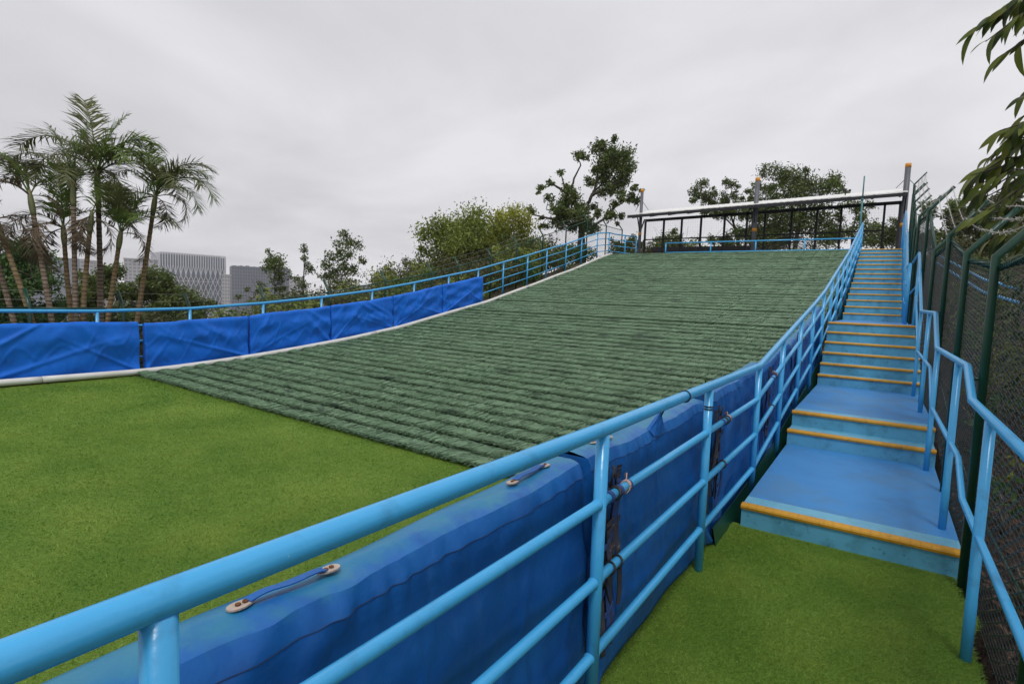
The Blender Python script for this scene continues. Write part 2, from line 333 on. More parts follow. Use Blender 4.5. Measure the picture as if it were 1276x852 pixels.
def blades(name, x0, x1, y0, y1, dens, h, wd, m, lean=(0, 0), mask=None, z0=0.0, label=None):
    n = int((x1-x0)*(y1-y0)*dens)
    x = rng.uniform(x0, x1, n); y = rng.uniform(y0, y1, n)
    if mask is not None:
        k = mask(x, y); x = x[k]; y = y[k]; n = len(x)
    a = rng.uniform(0, 2*math.pi, n); hh = h*rng.uniform(.6, 1.25, n); w2 = wd*rng.uniform(.7, 1.3, n)/2
    lx = lean[0]+rng.normal(0, .8, n)*h; ly = lean[1]+rng.normal(0, .8, n)*h
    z = np.full(n, z0-.002)
    p1 = np.stack([x-np.cos(a)*w2, y-np.sin(a)*w2, z], -1); p2 = np.stack([x+np.cos(a)*w2, y+np.sin(a)*w2, z], -1)
    p3 = np.stack([x+lx, y+ly, z+hh], -1)
    v = np.stack([p1, p2, p3], 1).reshape(-1, 3); f = np.arange(3*n).reshape(n, 3)
    return tag(link(name, np_mesh(name, v, f, m)), label, None, None, 'stuff')
far = lambda lo, hi: (lambda x, y: (np.hypot(x, y) >= lo) & (np.hypot(x, y) < hi) & (y > -1.2-.9*x*0))
L1 = 'short yellow green turf pile of the run-out'
blades('turf_pile', -11.3, -1.12, -5.9, 4.6, 700, .016, .010, M['turf_blade'], (.006, -.006), label=L1)
blades('turf_pile', -4.6, -1.12, 0, 4.55, 19000, .012, .0032, M['turf_blade'], (.006, -.006), far(0, 4.6), label=L1)
blades('turf_pile', -8, -1.12, -.5, 4.6, 7500, .014, .0055, M['turf_blade'], (.006, -.006), far(4.6, 8), label=L1)
blades('turf_pile', -11.3, -6, 0, 4.62, 3000, .016, .010, M['turf_blade'], (.006, -.006), far(8, 14), label=L1)
blades('turf_pile', -1.0, .6, .6, 4.50, 40000, .014, .0030, M['turf_blade'], (.010, -.006), lambda x, y: x < np.interp(y, wy, edge)+.012, -.004, label='short green turf pile of the walkway')
blades('turf_fringe', -11.3, -1.15, 4.30, 4.64, 2200, .03, .006, M['turf_blade'], (.0, -.012), label='ragged turf edge along the first brush row')

# ------------------------------------------------------------------ brush ski slope
xs = np.linspace(-11.34, -1.08, 30); ys = np.linspace(4.3, 26.6, 120)
slope = sheet('ski_slope', xs, ys, lambda X, Y: surf(X, Y)-.01, M['brush_base'], 'wide dry ski slope of green bristle rows rising to the shelter', .25)
def brush_mesh(name, n, wd, depth, seed, lift=.085):
    r = np.random.default_rng(seed); W_ = 5.12
    x = r.uniform(-W_, W_, n)
    k1, k2 = r.uniform(0, 6, 2)
    cl = np.sin(x*7+k1)*.5 + np.sin(x*17.3+k2)*.5 + np.sin(x*3.1+k2*2)*.5   # clumps along the row
    layer = r.uniform(0, 1, n)**.55                       # 0 low, 1 top
    yr = depth*(.42+.46*r.uniform(0, 1, n))
    tip = -.03 + r.normal(0, .008, n) + .004*cl
    zt = lift*(.42+.66*layer) + .004*cl + r.normal(0, .004, n)
    dx = .09 + r.normal(0, .028, n) + .012*np.sin(x*5+k1)
    w2 = wd*r.uniform(.6, 1.3, n)/2
    ym = yr*.5 + tip*.5; zm_ = zt*1.02 + .008
    droop = r.uniform(.0, .025, n)
    L = np.stack
    def pr(xx, yy, zz): return [L([xx-w2, yy, zz], -1), L([xx+w2, yy, zz+r.normal(0, .002, n)], -1)]
    rows = pr(x, yr, np.full(n, .012)) + pr(x-dx*.45, ym, zm_) + pr(x-dx, tip, zt-droop)
    v = np.stack(rows, 1).reshape(-1, 3); b = (np.arange(n)*6)[:, None]
    f = np.concatenate([b+np.array([[0, 1, 3, 2]]), b+np.array([[2, 3, 5, 4]])])
    return np_mesh(name, v, f, M['brush'])
PITCH = .345
near_meshes = [brush_mesh('brush_strip', 15000, .0042, PITCH, s) for s in (1, 2, 3)]
mid_meshes = [brush_mesh('brush_strip', 10000, .0062, PITCH, s) for s in (4, 5, 6)]
far_meshes = [brush_mesh('brush_strip', 8000, .0085, PITCH, s, .105) for s in (7, 8, 9)]
y = 4.42; k = 0; cx = -6.22
while y < 25.6:
    z = P(y); ang = math.atan2(P(y+PITCH)-P(y), PITCH)
    ms = near_meshes if y < 8.5 else mid_meshes if y < 14 else far_meshes
    o = link('brush_strip', ms[k % 3], slope)
    o.matrix_world = Matrix.Translation((cx, y-SH*(cx+6), z)) @ Matrix.Rotation(-math.atan(SH), 4, 'Z') @ Matrix.Rotation(ang, 4, 'X')
    if (k//3) % 2: o.matrix_world = o.matrix_world @ Matrix.Rotation(0, 4, 'Z') @ Matrix.Diagonal((1.0, 1, 1.12, 1))
    y += PITCH*math.cos(ang)*(1+.06*math.sin(k*2.4)); k += 1
# side wall of the slope structure seen beside the stairs
mb = MB()
for a in np.linspace(4.6, 26, 40):
    b = a + 21.4/39
    if b > 26.4: break
    mb.add([(-1.085, a, T(-1.1, a)-.3), (-1.085, b, T(-1.1, b)-.3), (-1.085, b, P(b)-.02), (-1.085, a, P(a)-.02)], [(0, 1, 2, 3)])
mb.build('side_wall', M['green_steel'], slope)
# green steel channel beside the stairs
t = thing('steel_side_beam', (-.85, 4, 0), 'dark green steel side beam between the blue stairs and the padded railing', 'beam')
mb = MB(); yy = np.linspace(4.0, 22.3, 50)
zz = [P(a)+.02 for a in yy]
for a, b in zip(range(49), range(1, 50)):
    v = []
    for (yv, zv) in ((yy[a], zz[a]), (yy[b], zz[b])):
        v += [(.03, yv-4, zv-.25), (-.035, yv-4, zv+.10), (-.045, yv-4, zv+.10), (-.045, yv-4, zv-.25)]
    mb.add(v, [(0, 4, 5, 1), (1, 5, 6, 2), (2, 6, 7, 3)])
mb.build('channel', M['green_steel'], t)

# ------------------------------------------------------------------ stairs
SY = [4.52, 6.92, 7.25, 10.18, 10.46, 10.74, 11.02, 11.29, 11.50, 15.2, 15.7, 16.2, 16.7, 17.4, 17.85, 18.65, 19.2, 19.7, 20.1, 20.66, 21.2, 21.75, 22.28, 27.0]
RI = .165; XL = -.80
stairs = thing('staircase', (-.15, SY[0], 0), 'blue staircase with ochre step edges climbing beside the ski slope', 'staircase')
def rel(p): return (p[0]+.15, p[1]-SY[0], p[2])
for i in range(23):
    y0, y1, z = SY[i], SY[i+1], RI*(i+1)
    XR = .545 if i < 8 else .47 if i == 8 else .40
    xl = XL + (.018 if i >= 9 else 0)
    mb = MB(); mb.box(rel((xl, y0, z-RI-.3)), rel((XR, y1+.02, z-.008))); st = mb.build('step', M['riser'], stairs)
    mb = MB(); mb.box(rel((xl+.002, y0+.05, z-.0085)), rel((XR-.002, y1-.002, z)))
    mb.build('tread', M['tread'] if y1-y0 > .6 else M['riser'], st)
    gd = .17 if y1-y0 > .6 else min(.17, (y1-y0)*.55)
    mb = MB(); mb.box(rel((xl+.004, y0+.055, z)), rel((XR-.004, y0+.055+gd, z+.003)))
    if i < 9:
        nr = 90
        for j in range(nr):
            x = xl+.01+(XR-xl-.02)*j/nr
            mb.box(rel((x, y0+.058, z+.003)), rel((x+.006, y0+.052+gd, z+.006)))
    mb.build('grip_strip', M['grip'], st)
    # rounded nosing bar with fine grooves
    mb = MB(); pf = [(-.012, -.030), (-.016, -.012), (-.010, 0), (.004, .006), (.05, .007), (.055, .002), (.055, -.004), (0.0, -.006), (.0, -.030)]
    segs = 1 if i > 9 else 24
    for sgi in range(segs):
        xa = xl-.004+(XR-xl+.008)*sgi/segs; xb = xl-.004+(XR-xl+.008)*(sgi+1)/segs - (.0012 if segs > 1 else 0)
        v = [rel((xa, y0+a, z+b)) for a, b in pf] + [rel((xb, y0+a, z+b)) for a, b in pf]; m_ = len(pf)
        mb.add(v, [(j, (j+1) % m_, (j+1) % m_+m_, j+m_) for j in range(m_)] + [tuple(range(m_-1, -1, -1)), tuple(range(m_, 2*m_))])
    mb.build('nosing', M['nosing'], st)
# ------------------------------------------------------------------ near railing (right edge of the slope)
RX = -.866
def ground_r(y): return P(y)
posts = [-1.21, .38, 1.97, 3.56, 5.25, 6.6, 8.05, 9.5, 11.0, 12.5, 14.0, 15.5, 17.0, 18.5, 20.0, 21.5, 23.0, 24.4]
rail = thing('railing', (RX, 3.56, 0), 'long near sky blue four-bar pipe railing along the right side of the slope', 'railing', None)
def rl(p): return (p[0]-RX, p[1]-3.56, p[2])
def rz(y): return float(np.interp(y, [-2, .38, 1.97, 5.25, 10.6, 17, 24.7], [1.215, 1.215, 1.195, 1.178, 1.93, 3.2, 5.03]))
mb = MB(); pts = [rl((RX, y, rz(y))) for y in posts]; mb.tube(pts, .0285, 20); mb.build('top_rail', M['rail'], rail, True)
for k, y in enumerate(posts):
    mb = MB(); zb = P(y)-.03
    mb.tube([rl((RX+.004, y, zb)), rl((RX, y, rz(y)-.02))], .0262, 18); mb.build('post', M['rail'], rail, True)
    if k < len(posts)-1:
        y2 = posts[k+1]
        for hgt in (-.295, -.61, -.92):
            mb = MB(); a = Vector(rl((RX, y, rz(y)+hgt))); b = Vector(rl((RX, y2, rz(y2)+hgt))); d = (b-a).normalized()
            L_ = (b-a).length; mb.tube([a+d*.022, a+d*.0275, a+d*.034, b-d*.034, b-d*.0275, b-d*.022], [.0245, .0235, .0202, .0202, .0235, .0245], 14); mb.build('rail', M['rail'], rail, True)
# cable tie round a post
mb = MB()
for dz in (0, .016):
    mb.tube([rl((RX+.028*math.cos(a), 3.56+.028*math.sin(a), 1.045+dz)) for a in np.linspace(0, 2*math.pi, 17)], .004, 5, False)
mb.build('cable_tie', M['black'], rail, True)
# ------------------------------------------------------------------ crash pads
def pad_mesh(y0, y1, face, back, zb, ht, prof, seed, nu=150, nv=40, amp=1.0, lean=0.0, coarse=1.0):
    """wrinkled upright pad: face/back are x of its two faces; returns vertex array and faces (front, top, back, ends)"""
    r = np.random.default_rng(seed); u = np.linspace(0, 1, nu); vv = np.linspace(0, 1, nv); U, V = np.meshgrid(u, vv)
    Y = y0+(y1-y0)*U; Z0 = prof(Y)+zb; Z = Z0 + ht*V
    d = np.zeros_like(U)
    calm = 1-.55*np.clip((V-.7)/.25, 0, 1)
    for c in range(5):       # folds that start at the top edge and fan out
        u0 = r.uniform(.02, .98); s = r.uniform(-.7, .7); wd = r.uniform(.02, .05); a = r.uniform(.006, .018)
        ctr = u0+s*(1-V); d += a*np.exp(-((U-ctr)/(wd*(1+1.5*(1-V))))**2)*np.clip(V*1.1, 0, 1)*(V > .0)
    for c in range(4):       # folds out of the lower corners
        u0 = r.choice([0, 1]); s = r.uniform(.3, 1.2)*(1 if u0 == 0 else -1); wd = r.uniform(.02, .05); a = r.uniform(.005, .015)
        d += a*np.exp(-((U-(u0+s*V))/wd)**2)*np.clip(1-V*1.2, 0, 1)
    d += .010*np.sin(math.pi*U)*np.sin(math.pi*V) + .004*np.sin(U*9+seed)*np.sin(V*5+seed*2)
    for c in range(3):
        d += r.uniform(.002, .006)*np.sin((U*math.cos(c+seed)+V*math.sin(c+seed))*r.uniform(8, 22)+r.uniform(0, 6))
    wob = np.sin(U*23+seed)*2+np.sin(U*7.3+seed*2)*3
    d += .0045*np.maximum(0, np.sin((U*19+V*7)+wob))**4*np.sin(V*math.pi) + .004*np.maximum(0, np.sin((U*15-V*12)+wob*.8+2))**6*np.sin(V*math.pi)
    X = face + lean*(1-V) + d*amp*coarse*calm + .0075*np.sin(U*95+7*np.sin(U*11+seed))*np.sin(U*31+seed*2)*np.exp(-((V-.935)/.05)**2)*(lean > 0)
    Zt = Z + (np.sin(U*7+seed)*.008 + np.sin(U*17+seed*3)*.004)*V*coarse
    # round the upper front edge
    X = X - .02*np.clip((V-.94)/.06, 0, 1)**2
    return U, V, X, Y, Zt
def build_pad(y0, y1, face, back, zb, ht, prof, seed, label, cat, group, facemat, topmat, amp=1.0, lean=0.0, seam=True, lip=0.0):
    p = thing('crash_pad', ((face+back)/2, (y0+y1)/2, prof((y0+y1)/2)+zb), label, cat, group)
    ox, oy, oz = p.location
    U, V, X, Y, Z = pad_mesh(y0, y1, face, back, zb, ht, prof, seed, amp=amp, lean=lean)
    nv, nu = U.shape; i = np.arange(U.size).reshape(U.shape)
    v = np.stack([X-ox, Y-oy, Z-oz], -1).reshape(-1, 3); q = np.stack([i[:-1, :-1], i[:-1, 1:], i[1:, 1:], i[1:, :-1]], -1).reshape(-1, 4)
    # back skin + ends + bottom
    n = len(v); xb = np.full_like(X, back)
    vb = np.stack([xb-ox, Y-oy, Z-oz], -1).reshape(-1, 3)
    qb = q[:, ::-1]+n
    ring = np.concatenate([i[0], i[1:, -1]]); left = i[:, 0]; right = i[:, -1]; bot = i[0]
    es = [np.stack([left[:-1]+n, left[:-1], left[1:], left[1:]+n], -1), np.stack([right[:-1], right[:-1]+n, right[1:]+n, right[1:]], -1), np.stack([bot[:-1]+n, bot[1:]+n, bot[1:], bot[:-1]], -1)]
    nb = (nu-1)*2 if seam else 0; qf = q[:len(q)-nb] if nb else q
    cover = link('cover', np_mesh('cover', np.concatenate([v, vb]), np.concatenate([qf, qb]+es), facemat, True), p)
    if nb: set_fade(link('top_band', np_mesh('top_band', v[-3*nu:], q[:nb], M['pad_fade'], True), p), np.repeat([-.1, .05, .2], nu))
    # top panel, slightly crowned, laps over the front edge
    m_ = 7; tv = []; 
    xf = X[-1]; zf = Z[-1]
    for j in range(m_):
        f = j/(m_-1)
        tv.append(np.stack([(xf+.001)*(1-f)+(back-.006)*f-ox, Y[-1]-oy, zf-.002+.016*math.sin(math.pi*f)-oz+lip*f+.004*np.sin(U[-1]*31+j*1.3+seed)*math.sin(math.pi*f)], -1))
    tv.append(np.stack([np.full(nu, back-.008)-ox, Y[-1]-oy, zf-.03-oz], -1))
    tv = np.stack(tv); k_ = tv.shape[0]; i2 = np.arange(k_*nu).reshape(k_, nu)
    q2 = np.stack([i2[:-1, :-1], i2[:-1, 1:], i2[1:, 1:], i2[1:, :-1]], -1).reshape(-1, 4)
    set_fade(link('top_panel', np_mesh('top_panel', tv.reshape(-1, 3), q2, topmat, True), p), np.repeat(np.linspace(.2, .85, k_), nu))
    if seam:
        mb = MB(); mb.tube([(a-ox, b-oy, c-oz) for a, b, c in zip(X[-3]+.001, Y[-3], Z[-3])], .0014, 5, False)
        mb.build('seam', M['seam'], p, True)
    return p, (X, Y, Z, ox, oy, oz)
RP = [(.02, 2.06), (2.13, 4.02), (4.10, 6.05), (6.14, 8.12), (8.22, 10.2), (10.3, 12.3)]
RPL = ['nearest blue padded mat behind the railing, tan tab ends on its faded top', 'second blue padded mat behind the near railing, straps hanging at its near end', 'third blue padded mat on the near railing, beside the first blue step',
       'fourth blue padded mat on the near railing, beside the two-step flight', 'fifth blue padded mat on the near railing, beside the six-step flight', 'last and smallest-looking blue padded mat up the near railing']
pads_r = []
for k, (a, b) in enumerate(RP):
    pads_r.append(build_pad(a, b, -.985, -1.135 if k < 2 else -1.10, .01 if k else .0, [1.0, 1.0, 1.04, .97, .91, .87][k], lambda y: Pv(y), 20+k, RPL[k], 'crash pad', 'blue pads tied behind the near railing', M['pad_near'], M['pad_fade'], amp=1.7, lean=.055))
# tan tab ends with rusty rivets and the tabs between them
def tabs(pd, ya, yb):
    p, (X, Y, Z, ox, oy, oz) = pd
    for sgn, yy in ((1, ya), (-1, yb)):
        zt = float(np.interp(yy, Y[-1], Z[-1]))+.026; xc = -1.072
        mb = MB(); out = []
        for an in np.linspace(0, 2*math.pi, 14, endpoint=False):
            rx = .019*(1-.25*sgn*math.sin(an)); out.append((xc+rx*math.cos(an)-ox, yy+.031*math.sin(an)-oy, zt-oz+.10*rx*math.cos(an)-.002))
        lo = [(a, b, c-.004) for a, b, c in out]; nn = len(out)
        mb.add(out+lo, [tuple(range(nn))]+[(j, j+nn, (j+1) % nn+nn, (j+1) % nn) for j in range(nn)])
        pt = mb.build('leather_patch', M['leather'], p)
        mb = MB()
        for s2 in (-.008, .008):
            for rr, zz in ((.0062, .0),): mb.tube([(xc-ox+.001, yy+s2-oy, zt-oz-.001), (xc-ox+.001, yy+s2-oy, zt-oz+.002)], rr, 8)
        mb.build('rivet', M['rust'], pt)
    mb = MB(); m2 = [(xc-ox+.004*math.sin(f*3.1), ya+(yb-ya)*f-oy, float(np.interp(ya+(yb-ya)*f, Y[-1], Z[-1]))+.022+.012*math.sin(f*math.pi)+.004*math.sin(f*9)-oz) for f in np.linspace(.06, .94, 12)]
    mb.ribbon(m2, (1, 0, .12), .026, .003); mb.build('tab_strap', M['pad_near'], p)
tabs(pads_r[0], .63, .85); tabs(pads_r[0], 1.66, 1.88)
tabs(pads_r[1], 2.33, 2.50)
def cords(pd, yc, seed):
    """black cord laced between the rails at a pad joint, knotted, with a pale cloth tie"""
    r = random.Random(seed+50); p, (X, Y, Z, ox, oy, oz) = pd; mb = MB()
    for j in range(3):
        y0 = yc+r.uniform(-.05, .05); pts = []
        for f in np.linspace(0, 1, 12):
            pts.append((-.905+.016*math.sin(f*9+j*2)-ox, y0+.03*math.sin(f*7+j)+r.uniform(-.008, .008)-oy, rz(yc)-.2-f*.66-oz))
        mb.tube(pts, .0055, 5); mb.build('cord', M['black'], p, True); mb = MB()
    for hg in (-.295, -.61):
        for q in range(2):
            mb = MB(); yy = yc+r.uniform(-.06, .06); zc = rz(yy)+hg
            mb.tube([(RX+.0245*math.cos(a)-ox, yy+.01*math.sin(a)-oy, zc+.0245*math.sin(a)-oz) for a in np.linspace(0, 2*math.pi, 13)], .0055, 5, False)
            mb.build('cord_knot', M['black'], p, True)
    mb = MB()
    yy = yc+.07; zc = rz(yy)-.295
    mb.ribbon([(RX+.024*math.cos(a)-ox, yy+.012*math.sin(a)-oy, zc+.024*math.sin(a)-oz) for a in np.linspace(.4, 2*math.pi+.2, 13)], (0, 1, .2), .016, .004)
    mb.ribbon([(RX-.005-ox, yy+.02-oy, zc+.024-oz), (RX-.02-ox, yy+.06-oy, zc+.035-oz), (RX-.04-ox, yy+.09-oy, zc+.02-oz)], (0, .4, 1), .014, .004)
    mb.build('cloth_tie', M['cloth'], p)
# strap bundles hanging at the pad joints
def straps(pd, yc, seed, n=8):
    r = random.Random(seed); p, (X, Y, Z, ox, oy, oz) = pd
    base = P(yc)
    for j in range(n):
        yy = yc - .11 + .22*j/(n-1) + r.uniform(-.01, .01); x0 = -.91
        ztop = base + r.choice([.93, .92, .97]); zbot = base + r.uniform(.12, .42); pts = []
        dy = r.uniform(-.07, .05)
        for f in np.linspace(0, 1, 9):
            pts.append((x0 + .02*math.sin(f*5+j) - ox, yy+dy*f+.012*math.sin(f*6+j*2)-oy, ztop+(zbot-ztop)*f-oz))
        mb = MB(); mb.ribbon(pts, (.25, 1, 0), r.choice([.026, .032, .038]), .004); mb.build('strap', M['strap'] if r.random() < .62 else M['strap_worn'], p)
    for j in range(3):       # loops round the second rail
        yy = yc - .10 + .095*j; mb = MB()
        zc = rz(yy)-.295; sl = (rz(yy+.1)-rz(yy-.1))/.2
        mb.ribbon([(RX+.023*math.cos(a)-ox, yy-oy, zc+.023*math.sin(a)-oz) for a in np.linspace(0, 2*math.pi, 17)], (0, 1, sl), .026, .004)
        mb.build('strap_loop', M['strap'], p)
    for j in range(7):       # buckled cross pieces
        zc = base+r.uniform(.3, .8); yy = yc+r.uniform(-.08, .06); mb = MB()
        mb.ribbon([(-.893+.004*math.sin(f*4)-ox, yy-.045+.09*f-oy, zc+.02*f-oz) for f in np.linspace(0, 1, 5)], (0, 0, 1), .02, .006)
        mb.build('strap_buckle', M['strap'] if j % 2 else M['strap_worn'], p)
    cords(pd, yc, seed)
straps(pads_r[1], 2.16, 3, 11); straps(pads_r[2], 4.06, 5, 5); straps(pads_r[3], 6.1, 8, 5); straps(pads_r[4], 8.17, 9, 4)
# gathered flap tied up to the top rail with a black cord
p, (X, Y, Z, ox, oy, oz) = pads_r[1]; yt = 2.98; zt = P(yt)+1.02
mb = MB(); tip = Vector((-.975, yt, zt+.085)); ring = [Vector((-1.0+.05*math.cos(a)*(1 if abs(math.cos(a)) < .8 else .7), yt+.10*math.sin(a), zt-.015-.03*(math.cos(a) > 0))) for a in np.linspace(0, 2*math.pi, 12, endpoint=False)]
mid = [c.lerp(tip, .55)+Vector((.006*math.sin(k*5), .008*math.cos(k*3), 0)) for k, c in enumerate(ring)]
vs = [(*(c-Vector((ox, oy, oz))),) for c in ring+mid+[tip]]
mb.add(vs, [(k, (k+1) % 12, 12+(k+1) % 12, 12+k) for k in range(12)]+[(12+k, 12+(k+1) % 12, 24) for k in range(12)])
mb.build('gathered_flap', M['pad_near'], p, False)
mb = MB(); o3 = Vector((ox, oy, oz))
mb.tube([Vector((-.975, yt, zt+.05))-o3, Vector((-.955, yt+.01, zt+.10))-o3, Vector((-.925, yt+.03, zt+.15))-o3, Vector((-.905, yt+.05, rz(yt)-.02))-o3], .0045, 6)
mb.tube([Vector((RX+.0315*math.cos(a), yt+.05+.004*math.sin(a), rz(yt+.05)+.0315*math.sin(a)))-o3 for a in np.linspace(0, 2*math.pi, 17)], .0045, 6, False)
mb.build('cord', M['black'], p, True)
# little weed growing up through the gap between two pads
t = thing('weed', (-1.0, 4.06, 0), 'small leafy weed poking up between two blue pads below the near top rail', 'plant')
mb = MB(); mb.tube([(0, 0, .4), (.01, .0, .8), (-.005, .005, 1.08), (.0, .0, 1.14)], [.008, .012, .012, .006], 6); mb.build('stem', M['rachis'], t, True)
rr = random.Random(4); mb = MB()
for j in range(26):
    a = rr.uniform(0, 6.28); z = rr.uniform(1.0, 1.15); l = rr.uniform(.03, .07); dx, dy = math.cos(a), math.sin(a); wv = .012
    mb.add([(0, 0, z), (dx*l*.5-dy*wv, dy*l*.5+dx*wv, z+.015), (dx*l, dy*l, z+rr.uniform(-.02, .02)), (dx*l*.5+dy*wv, dy*l*.5-dx*wv, z+.012)], [(0, 1, 2, 3)])
mb.build('foliage', M['leaf_fresh'], t)
# left pads
LP = [(2.55, 4.74), (4.85, 6.87), (6.93, 9.03), (9.08, 11.15), (11.2, 13.23), (13.29, 15.32)]
LPL = ['leftmost bright blue padded sheet along the far edge of the turf', 'second bright blue padded sheet from the left, right of the open gap', 'third bright blue padded sheet from the left on the far fence', 'fourth bright blue padded sheet from the left on the far fence', 'fifth bright blue padded sheet from the left, creased at its top', 'last bright blue padded sheet up the far fence, its end open to the bare rails']
for k, (a, b) in enumerate(LP):
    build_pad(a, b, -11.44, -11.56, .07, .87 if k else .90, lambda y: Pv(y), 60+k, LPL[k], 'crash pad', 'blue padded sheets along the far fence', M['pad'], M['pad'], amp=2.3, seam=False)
    if k:
        mb = MB(); ym = a-.04
        for zz in (.25, .55): mb.tube([(-11.45, ym-.05, P(ym)+zz), (-11.445, ym+.05, P(ym)+zz)], .006, 5)
        o = mb.build('lacing', M['black'], None, True)
        pr_ = [q for q in COL.objects if q.name.startswith('crash_pad')][-1]
        o.parent = pr_; o.location = -pr_.location
# ------------------------------------------------------------------ white edge pipe (segments)
t = thing('edge_pipe', (-11.3, 4.6, 0), 'white plastic pipe along the foot of the far blue pads', 'pipe')
cuts = [-3, 1.0, 3.25, 6.6, 10.4, 14.2, 18, 21.8, 25.6]
for a, b in zip(cuts[:-1], cuts[1:]):
    mb = MB(); n = 14
    mb.tube([(0, yv-4.6, P(yv)+.075) for yv in np.linspace(a+.006, b-.006, n)], .055, 14); mb.build('pipe_segment', M['white_pipe'], t, True)
mb = MB(); mb.box((-.10, -7, -.2), (-.02, 1.0, .03)); mb.build('timber_sill', M['rust'], t)
# ------------------------------------------------------------------ far railing (left)
LX = -11.74
lposts = [-.6, 1.0, 2.6, 4.19, 5.80, 7.41, 8.99, 10.65, 12.29, 13.87, 15.43, 16.95, 18.6, 20.07, 21.72, 23.18, 24.84, 26.2]
t = thing('railing', (LX, 12, P(12)), 'far sky blue pipe railing above the bright blue pads, turning in at the shelter', 'railing')
def lr(p): return (p[0]-LX, p[1]-12, p[2]-P(12))
corner = (LX, 26.85); endp = (-10.95, 27.85)
top = [lr((LX, y, P(y)+1.17)) for y in lposts] + [lr((*corner, P(26.6)+1.17)), lr((*endp, P(26.6)+1.12))]
mb = MB(); mb.tube(top, .031, 12); mb.build('top_rail', M['rail'], t, True)
allp = [(LX, y, P(y)) for y in lposts] + [(-11.35, 27.35, P(27)), (*endp, P(27))]
for (x, y, z) in allp:
    mb = MB(); mb.tube([lr((x, y, z-.15)), lr((x, y, z+1.15))], .029, 10); mb.build('post', M['rail'], t, True)
chain = [(LX, y, P(y)) for y in lposts] + [(*corner, P(26.6)), (*endp, P(27)-.05)]
for a, b in zip(chain[:-1], chain[1:]):
    for hg in (.88, .58, .28):
        mb = MB(); mb.tube([lr((a[0], a[1], a[2]+hg)), lr((b[0], b[1], b[2]+hg))], .019, 8); mb.build('rail', M['rail'], t, True)
# ------------------------------------------------------------------ low barrier at the top
t = thing('barrier', (-5, 26, 4.0), 'low sky blue two-bar barrier across the top of the slope before the shelter', 'barrier')
for za in (.56, .12):
    mb = MB(); mb.tube([(-3.75, 0, za), (3.95, 0, za+.02)], .03, 10); mb.build('rail', M['rail'], t, True)
for xx in (-3.75, -1.69, .2, 2.08, 3.9):
    mb = MB(); mb.tube([(xx, 0, -.1), (xx, 0, .56)], .03, 10); mb.build('post', M['rail'], t, True)
# ------------------------------------------------------------------ right handrail, stepping with the stairs
HX = .465
t = thing('handrail', (HX, 3.45, 0), 'sky blue handrail stepping up the right side of the lower stairs by the green fence', 'handrail')
def hr(p): return (p[0]-HX, p[1]-3.45, p[2])
kn = [(-1.2, 1.20), (4.12, 1.20), (4.47, 1.37), (6.83, 1.36), (7.43, 1.70), (9.98, 1.73), (12.0, 2.74)]
hx = lambda y: HX - .02*max(0, (y-8)/4)
top = [hr((hx(y), y, z)) for y, z in kn] + [hr((.385, 12.5, 2.62))]
mb = MB(); mb.tube(top, .0225, 16); mb.build('top_rail', M['rail'], t, True)
mid = [hr((hx(y), y, z-.58)) for y, z in kn] + [hr((.385, 12.5, 2.06))]
mb = MB(); mb.tube(mid, .0175, 14); mb.build('mid_rail', M['rail'], t, True)
def stair_z(y): return sum(RI for s in SY[:-1] if s <= y)
for y in (-.2, 1.6, 3.45, 4.95, 6.72, 8.35, 9.95, 11.7):
    ztop = np.interp(y, [a for a, b in kn], [b for a, b in kn])
    mb = MB(); z0 = stair_z(y)-.01; mb.tube([hr((hx(y), y, z0)), hr((hx(y), y, z0+.31)), hr((hx(y), y, z0+.314)), hr((hx(y), y, ztop-.012))], [.0245, .0245, .0232, .0232], 16); mb.build('post', M['rail'], t, True)
# upper handrail
t = thing('handrail', (.36, 15.2, 1.65), 'sky blue upper handrail climbing the right side of the stairs to the top', 'handrail')
def hu(p): return (p[0]-.36, p[1]-15.2, p[2]-1.65)
kn2 = [(13.0, 2.62), (14.9, 2.70), (17.7, 3.75), (18.5, 3.80), (22.2, 4.98), (25.2, 5.08)]
ux = lambda y: .36 + .02*(y-13)/12
for dz, r_ in ((0, .028), (-.38, .021), (-.76, .021)):
    mb = MB(); mb.tube([hu((ux(y), y, z+dz)) for y, z in kn2], r_, 12); mb.build('rail', M['rail'], t, True)
for y in np.arange(13.0, 25.3, 1.1):
    mb = MB(); mb.tube([hu((ux(y), y, stair_z(y)-.02)), hu((ux(y), y, float(np.interp(y, [a for a, b in kn2], [b for a, b in kn2]))))], .027, 12); mb.build('post', M['rail'], t, True)
